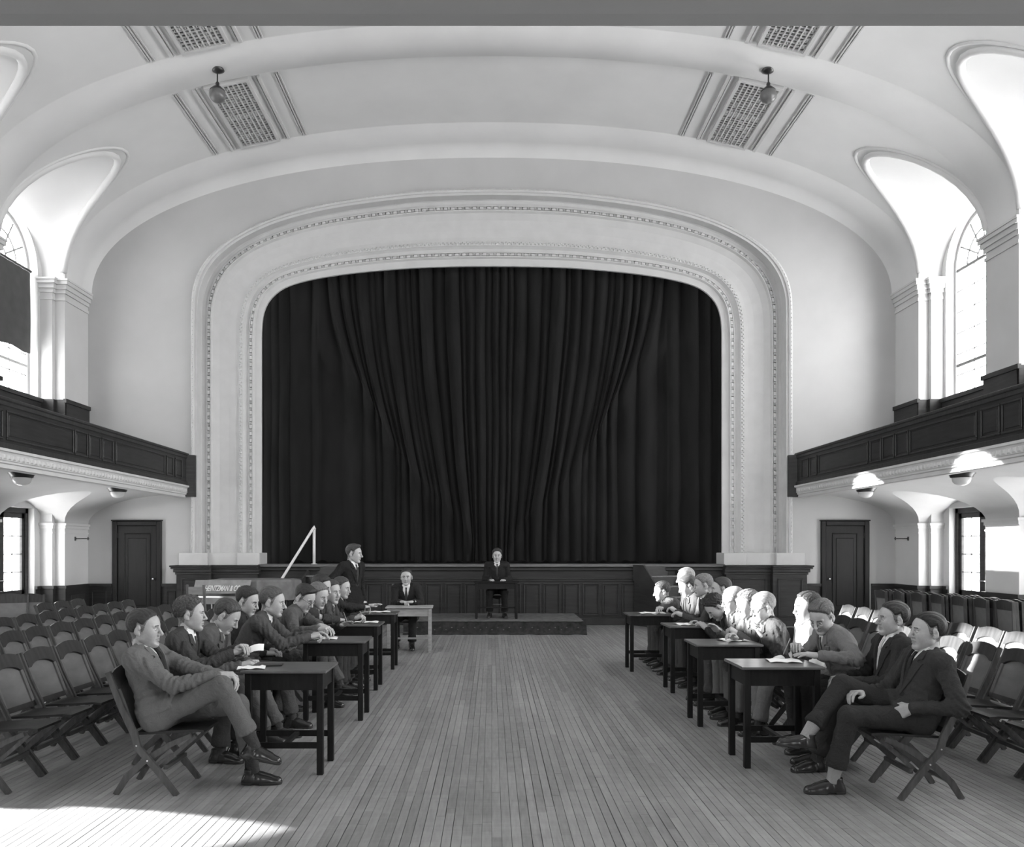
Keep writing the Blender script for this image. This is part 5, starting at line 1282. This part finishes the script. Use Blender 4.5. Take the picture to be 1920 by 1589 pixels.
    for sd in (1, -1):
        cuff = kn[sd] + (an[sd] - kn[sd]) * cuff_at
        tr += [cap(hipj[sd], kn[sd], .094 * slim, .068), cap(kn[sd], cuff, .068, .060), cap(cuff - nrm(an[sd] - kn[sd]) * .028, cuff, .069, .069)]
    F, lo, ax = field(tr, H, .022, .03); G = np.stack(np.meshgrid(*ax, indexing='ij'), -1); near = np.abs(F) < .04; F[near] += wrinkle(G[near], .004)
    for sd in (1, -1): D = G - (kn[sd] + (an[sd] - kn[sd]) * (cuff_at + .03)); sel = (np.linalg.norm(D, axis=-1) < .11); cut = D @ nrm(an[sd] - kn[sd]); F = np.where(sel, np.maximum(F, cut), F)
    V, Q = snet(F, lo, H); child('trousers', V, Q, pantm)
    for sd in (1, -1):
        x_ = fd[sd]; so_ = an[sd] - x_[:, 2] * .085; v, qd, mi = get_shoe({2: .010, 1: .0095, 0: .0065}[q]); child('shoe', xf(v * A3(1, sd, 1), x_, so_), qd if sd > 0 else qd[:, ::-1], [M_SHOE, M_SOLE], mi)
        m = MB(); m.tube([tuple(an[sd] - x_[:, 2] * .01), tuple(an[sd] + (kn[sd] - an[sd]) * .12), tuple(an[sd] + (kn[sd] - an[sd]) * .32)], [.041, .043, .054], 14, False); m.build('sock', cloth(sock), o, True)
    if glasses:
        m = MB(); HR = HR * hs
        for sd in (-1, 1): m.tube([tuple(HR @ A3(.098, sd * .031 + .022 * math.cos(a), .002 + .019 * math.sin(a)) + hc) for a in np.linspace(0, 2 * math.pi, 17)], .0018, 6, False); m.tube([tuple(HR @ A3(.096, sd * .053, .006) + hc), tuple(HR @ A3(.0, sd * .083, .012) + hc), tuple(HR @ A3(-.02, sd * .083, .0) + hc)], .0018, 5)
        m.tube([tuple(HR @ A3(.100, -.010, .005) + hc), tuple(HR @ A3(.104, 0, .008) + hc), tuple(HR @ A3(.100, .010, .005) + hc)], .0018, 5); m.build('spectacles', M_GLASSES, o, True)
    PEOPLE.append((o, org, th, Rw @ wr[1] + org, Rw @ wr[-1] + org, label)); return o, org, th, wr, kn, an
# ------------------------------------------------------------------ the people in the hall
def seat_for(res, label, group, rot, dx=.11):
    o, org, th = res[:3]; f_ = Rz(th) @ A3(1, 0, 0); place_chair(org[0] + f_[0] * dx, org[1] + f_[1] * dx, math.radians(rot), label, group)
def pen(res, sd, label, d=(-.35, .1, .9)):
    o, org, th, wr = res[:4]; w = Rz(th) @ (wr[sd] + A3(.10, -sd * .02, -.01)) + org; dd = Rz(th) @ nrm(A3(*d)); m = MB()
    m.tube([tuple(-dd * .045), tuple(-dd * .03), tuple(dd * .10)], [.0012, .004, .004], 6); p_ = m.build('pen', M_LIGHTWOOD, None, True, tuple(w)); tag(p_, label, 'pen')
GL, GR = 'chairs of the men on the left', 'chairs of the men on the right'
CROSS = A3
L = []
L.append(person('young man in light tweed suit, legs crossed, hands clasped on knee, left foreground', (272, 1180, 5.66), 0, -22, -12, pitch=2, as_=1.08, hs=1.06, suit=.125, pants=.115, vest=.03, tie=.03, hair='slick', hairv=.035, LH=(.44, -.01, .755), RH=(.41, -.06, .775), ls=1.12, cuff_at=.74, hp=('hold', 'hold'), pole=((-.2, .4, -.9), (-.15, -.35, -.95)),
    LF=(.62, .06, .085, 0, 0), RF=(.66, -.045, .285, 12, 2), q=0, hip_z=.525, hdir=(((1, -.35, -.12), (.1, .5, .9)), ((1, .30, -.10), (.1, -.5, .9)))))
L.append(person('curly-haired man in dark suit holding a paper, second from the left', (357, 1153, 6.42), 0, 9, 14, pitch=2, yaw=14, hs=1.07, suit=.05, hair='curly', hairv=.06, LH=(446, 1222, 6.36, .02), RH=(436, 1230, 6.28, .02), hp=('hold', 'pen'), q=0, LF=(.47, .1, .085, 0), RF=(.40, -.12, .085, 0)))
L.append(person('man in grey suit with head bowed over the near left desk', (424, 1168, 7.0), 0, 10, 20, pitch=34, yaw=4, suit=.085, hair='slick', hairv=.05, LH=(.36, .1, .66), RH=(.34, -.1, .66), q=0, LF=(.62, .1, .085, 0), RF=(.55, -.1, .085, 0)))
L.append(person('dark-suited man looking down behind the bowed grey-suited man', (464, 1129, 8.10), 0, 4, 8, pitch=16, yaw=-14, suit=.035, hair='part', hairv=.03, q=1))
L.append(person('tall man in dark grey suit leaning to write at second left desk', (511, 1130, 7.62), 0, 22, 34, pitch=10, suit=.065, hair='slick', hairv=.07, var=1, RH=(580, 1195, 7.66, .0), LH=(588, 1190, 7.92, .0), hp=('relax', 'pen'), q=0, LF=(.30, .12, .085, 0), RF=(.52, -.1, .085, 0), pole=(None, (-.4, -.3, -.8))))
L.append(person('man in spectacles and grey suit bending over the second left desk', (571, 1122, 8.56), 0, 16, 26, pitch=30, yaw=-22, suit=.085, vest=.03, hair='quiff', hairv=.03, glasses=True, LH=(606, 1180, 8.25, .02), RH=(598, 1184, 8.10, .02), hp=('hold', 'hold'), q=0, LF=(.62, .05, .2, 0), RF=(.5, -.1, .085, 0)))
L.append(person('smiling fair man writing at the third left desk, face turned to camera', (597, 1118, 9.02), 0, 14, 24, pitch=20, yaw=-28, suit=.04, hair='slick', hairv=.12, RH=(636, 1166, 9.40, .02), LH=(.45, .1, .78), hp=('flat', 'pen'), q=1, pole=(None, (-.4, -.5, -.6))))
L.append(person('dark-haired man between the fair writer and the boyish writer', (603, 1102, 9.5), 0, 8, 14, pitch=14, yaw=-20, suit=.04, hair='part', hairv=.03, q=1))
L.append(person('boyish man with open collar writing at the third left desk', (622, 1111, 9.96), 0, 14, 22, pitch=6, yaw=-34, suit=.06, hair='part', hairv=.05, var=2, RH=(664, 1163, 9.62, .02), LH=(.48, .15, .80), hp=('flat', 'pen'), q=1))
L.append(person('dark-suited man seated at the left desk nearest the stage', (641, 1103, 10.8), 0, 14, 22, pitch=10, yaw=-16, suit=.025, hair='slick', hairv=.05, RH=(683, 1141, 11.12, .02), LH=(690, 1139, 11.35, .02), hp=('flat', 'relax'), q=1))
for k, r in enumerate(L): seat_for(r, 'folding chair under the %s seated man on the left, counted from camera' % ORD[k], GL, 0)
person('standing man in dark suit, hand on hip, beside the stage steps', (664, 1039, 11.95), -32, 2, 4, pitch=6, yaw=22, suit=.018, vest=.02, hair='quiff', hairv=.05, stand=True, hip_z=.93, RH=(.03, -.19, 1.02), LH=(.05, .25, .86), pole=((-.6, .5, -.4), (-.35, -1, .05)), hp=('relax', 'relax'), q=1, var=1, hdir=(None, ((.5, .75, -.3), (.2, -.6, .7))))
person('dark-suited man facing the camera with hands folded on the pale table', (762, 1083, 13.52), -90, 8, 14, pitch=3, suit=.022, hair='slick', hairv=.03, LH=(774, 1131, 13.16, .02), RH=(752, 1131, 13.16, .02), hp=('hold', 'hold'), q=1, hdir=(((.5, -.85, -.05), (0, 0, 1)), ((.5, .85, -.05), (0, 0, 1))), LF=(.42, .12, .085, 0), RF=(.34, -.14, .085, 0))
person('gowned chairman seated at the reading desk on the dais', (932, 1043, 16.62), -90, 4, 6, pitch=2, suit=.02, vest=.02, gown=True, hair='curly', hairv=.04, base_z=.252, LH=(946, 1090, 16.42, .02), RH=(919, 1090, 16.42, .02), pole=((-.5, .35, -.8), (-.5, -.35, -.8)), hp=('relax', 'relax'), q=1, LF=(.36, .15, .085, 0), RF=(.36, -.15, .085, 0))
R = []
R.append(person('young man in dark suit, legs crossed, hand in pocket, right foreground', (1738, 1187, 5.56), 180, -20, -10, as_=1.05, pitch=-2, hs=1.04, suit=.042, pants=.035, vest=.04, tie=.03, hair='slick', hairv=.022, RH=(.32, -.06, .66), LH=(.10, .19, .60), pole=((-.8, .5, -.1), (-.3, -.6, -.7)), LF=(.56, .05, .085, 0, 0), RF=(.72, -.0, .37, -8, 4), q=0, cuff_at=.76, ls=1.06, hip_z=.525, sock=.3, hp=('relax', 'relax'), hdir=(((.7, -.5, -.5), (.3, .8, .3)), None)))
R.append(person('man in dark suit with pale necktie, right, behind the foremost man', (1673, 1162, 6.13), 180, -9, -2, pitch=-1, hs=1.04, suit=.035, tie=.45, hair='slick', hairv=.03, var=1, LH=(.34, .10, .66), RH=(.30, -.12, .66), LF=(.58, .08, .085, 0), RF=(.50, -.10, .085, 0), q=0))
R.append(person('stocky man in light suit and striped tie writing at near right desk', (1541, 1158, 6.66), 180, 18, 30, pitch=30, yaw=38, hs=1.08, suit=.15, pants=.03, tie=.12, vest=.05, hair='part', hairv=.10, var=1, RH=(1494, 1216, 6.62, .0), LH=(1536, 1230, 6.38, .0), hp=('flat', 'pen'), q=0, fat=1.12, LF=(.42, .14, .085, 0), RF=(.40, -.14, .085, 0), pole=((-.3, .9, -.4), (-.3, -.7, -.5))))
R.append(person('dark-haired person in white shirt and bow tie behind the stocky writer', (1513, 1142, 7.32), 180, 2, 4, pitch=2, yaw=8, jacket=False, bow=True, suit=.05, pants=.14, hair='part', hairv=.03, var=2, q=1, LF=(.52, .12, .085, 0), slim=.92))
R.append(person('spectacled man with dotted tie at the second right desk, sunlit', (1430, 1146, 7.72), 180, 12, 20, pitch=14, yaw=8, suit=.045, tie=.12, hair='slick', hairv=.16, glasses=True, LH=(1434, 1196, 7.66, .0), RH=(.40, -.1, .78), hp=('flat', 'relax'), q=0, LF=(.45, .12, .085, 0), pants=.12))
R.append(person('sunlit man in grey suit writing at the second right desk', (1402, 1140, 8.22), 180, 14, 22, pitch=14, yaw=8, suit=.10, hair='part', hairv=.12, LH=(1384, 1190, 8.02, .0), RH=(.45, -.12, .80), hp=('pen', 'flat'), q=1))
R.append(person('smiling sunlit man with fair hair beside the grey-suited writer', (1374, 1140, 8.7), 180, 12, 20, pitch=10, yaw=6, suit=.06, hair='slick', hairv=.2, var=2, q=1, glasses=True))
R.append(person('dark-haired man with head bent low over the third right desk', (1342, 1141, 9.2), 180, 26, 42, pitch=48, yaw=10, suit=.025, hair='curly', hairv=.02, LH=(1326, 1180, 9.2, .0), RH=(1312, 1172, 9.5, .0), hp=('relax', 'relax'), q=1))
R.append(person('upright dark-suited man behind the man bent over his desk', (1351, 1106, 9.78), 180, 4, 8, pitch=4, suit=.025, hair='slick', hairv=.04, q=1))
R.append(person('sunlit man reaching over the third right desk', (1318, 1099, 10.3), 180, 10, 16, pitch=8, suit=.06, hair='part', hairv=.15, LH=(.42, .06, .80), RH=(.40, -.14, .80), q=1))
R.append(person('man with lit forehead and dark tie looking down, fourth from the stage', (1289, 1100, 10.75), 180, 12, 18, pitch=22, suit=.05, hair='slick', hairv=.05, q=1, LH=(1268, 1150, 10.75, .02), hp=('hold', 'relax')))
R.append(person('fair-haired man half hidden behind the man looking down', (1285, 1085, 11.3), 180, 6, 10, pitch=8, suit=.05, hair='slick', hairv=.25, q=1))
R.append(person('man leaning low on the right desk nearest the stage', (1241, 1115, 11.9), 180, 30, 44, pitch=10, suit=.06, hair='part', hairv=.05, LH=(1236, 1145, 11.1, .02), RH=(1240, 1143, 11.35, .02), hp=('pen', 'relax'), q=1))
for k, r in enumerate(R): seat_for(r, 'folding chair under the %s seated man on the right, counted from camera' % ORD[k], GR, 180)
pen(L[6], -1, 'pale pen in the hand of the smiling fair writer'); pen(L[8], -1, 'pale pen in the hand of the boyish writer')
pen(R[2], -1, 'dark pen in the hand of the stocky writer'); pen(R[5], 1, 'pen in the hand of the sunlit grey-suited writer')
m = MB(); P_ = [[(a * .14 - .07, b * .09 - .045, .02 * math.sin(a * 3)) for b in (0, .5, 1)] for a in (0, .25, .5, .75, 1)]
m.grid(P_); m.grid([[(a, b, c - .002) for a, b, c in r] for r in P_], flip=True); w = W(478, 1219, 6.33)
o = m.build('paper_slip', M_PAPER, None, True, w); o.rotation_euler = (.5, -.25, .1); tag(o, 'small paper held up by the curly-haired man', 'paper')
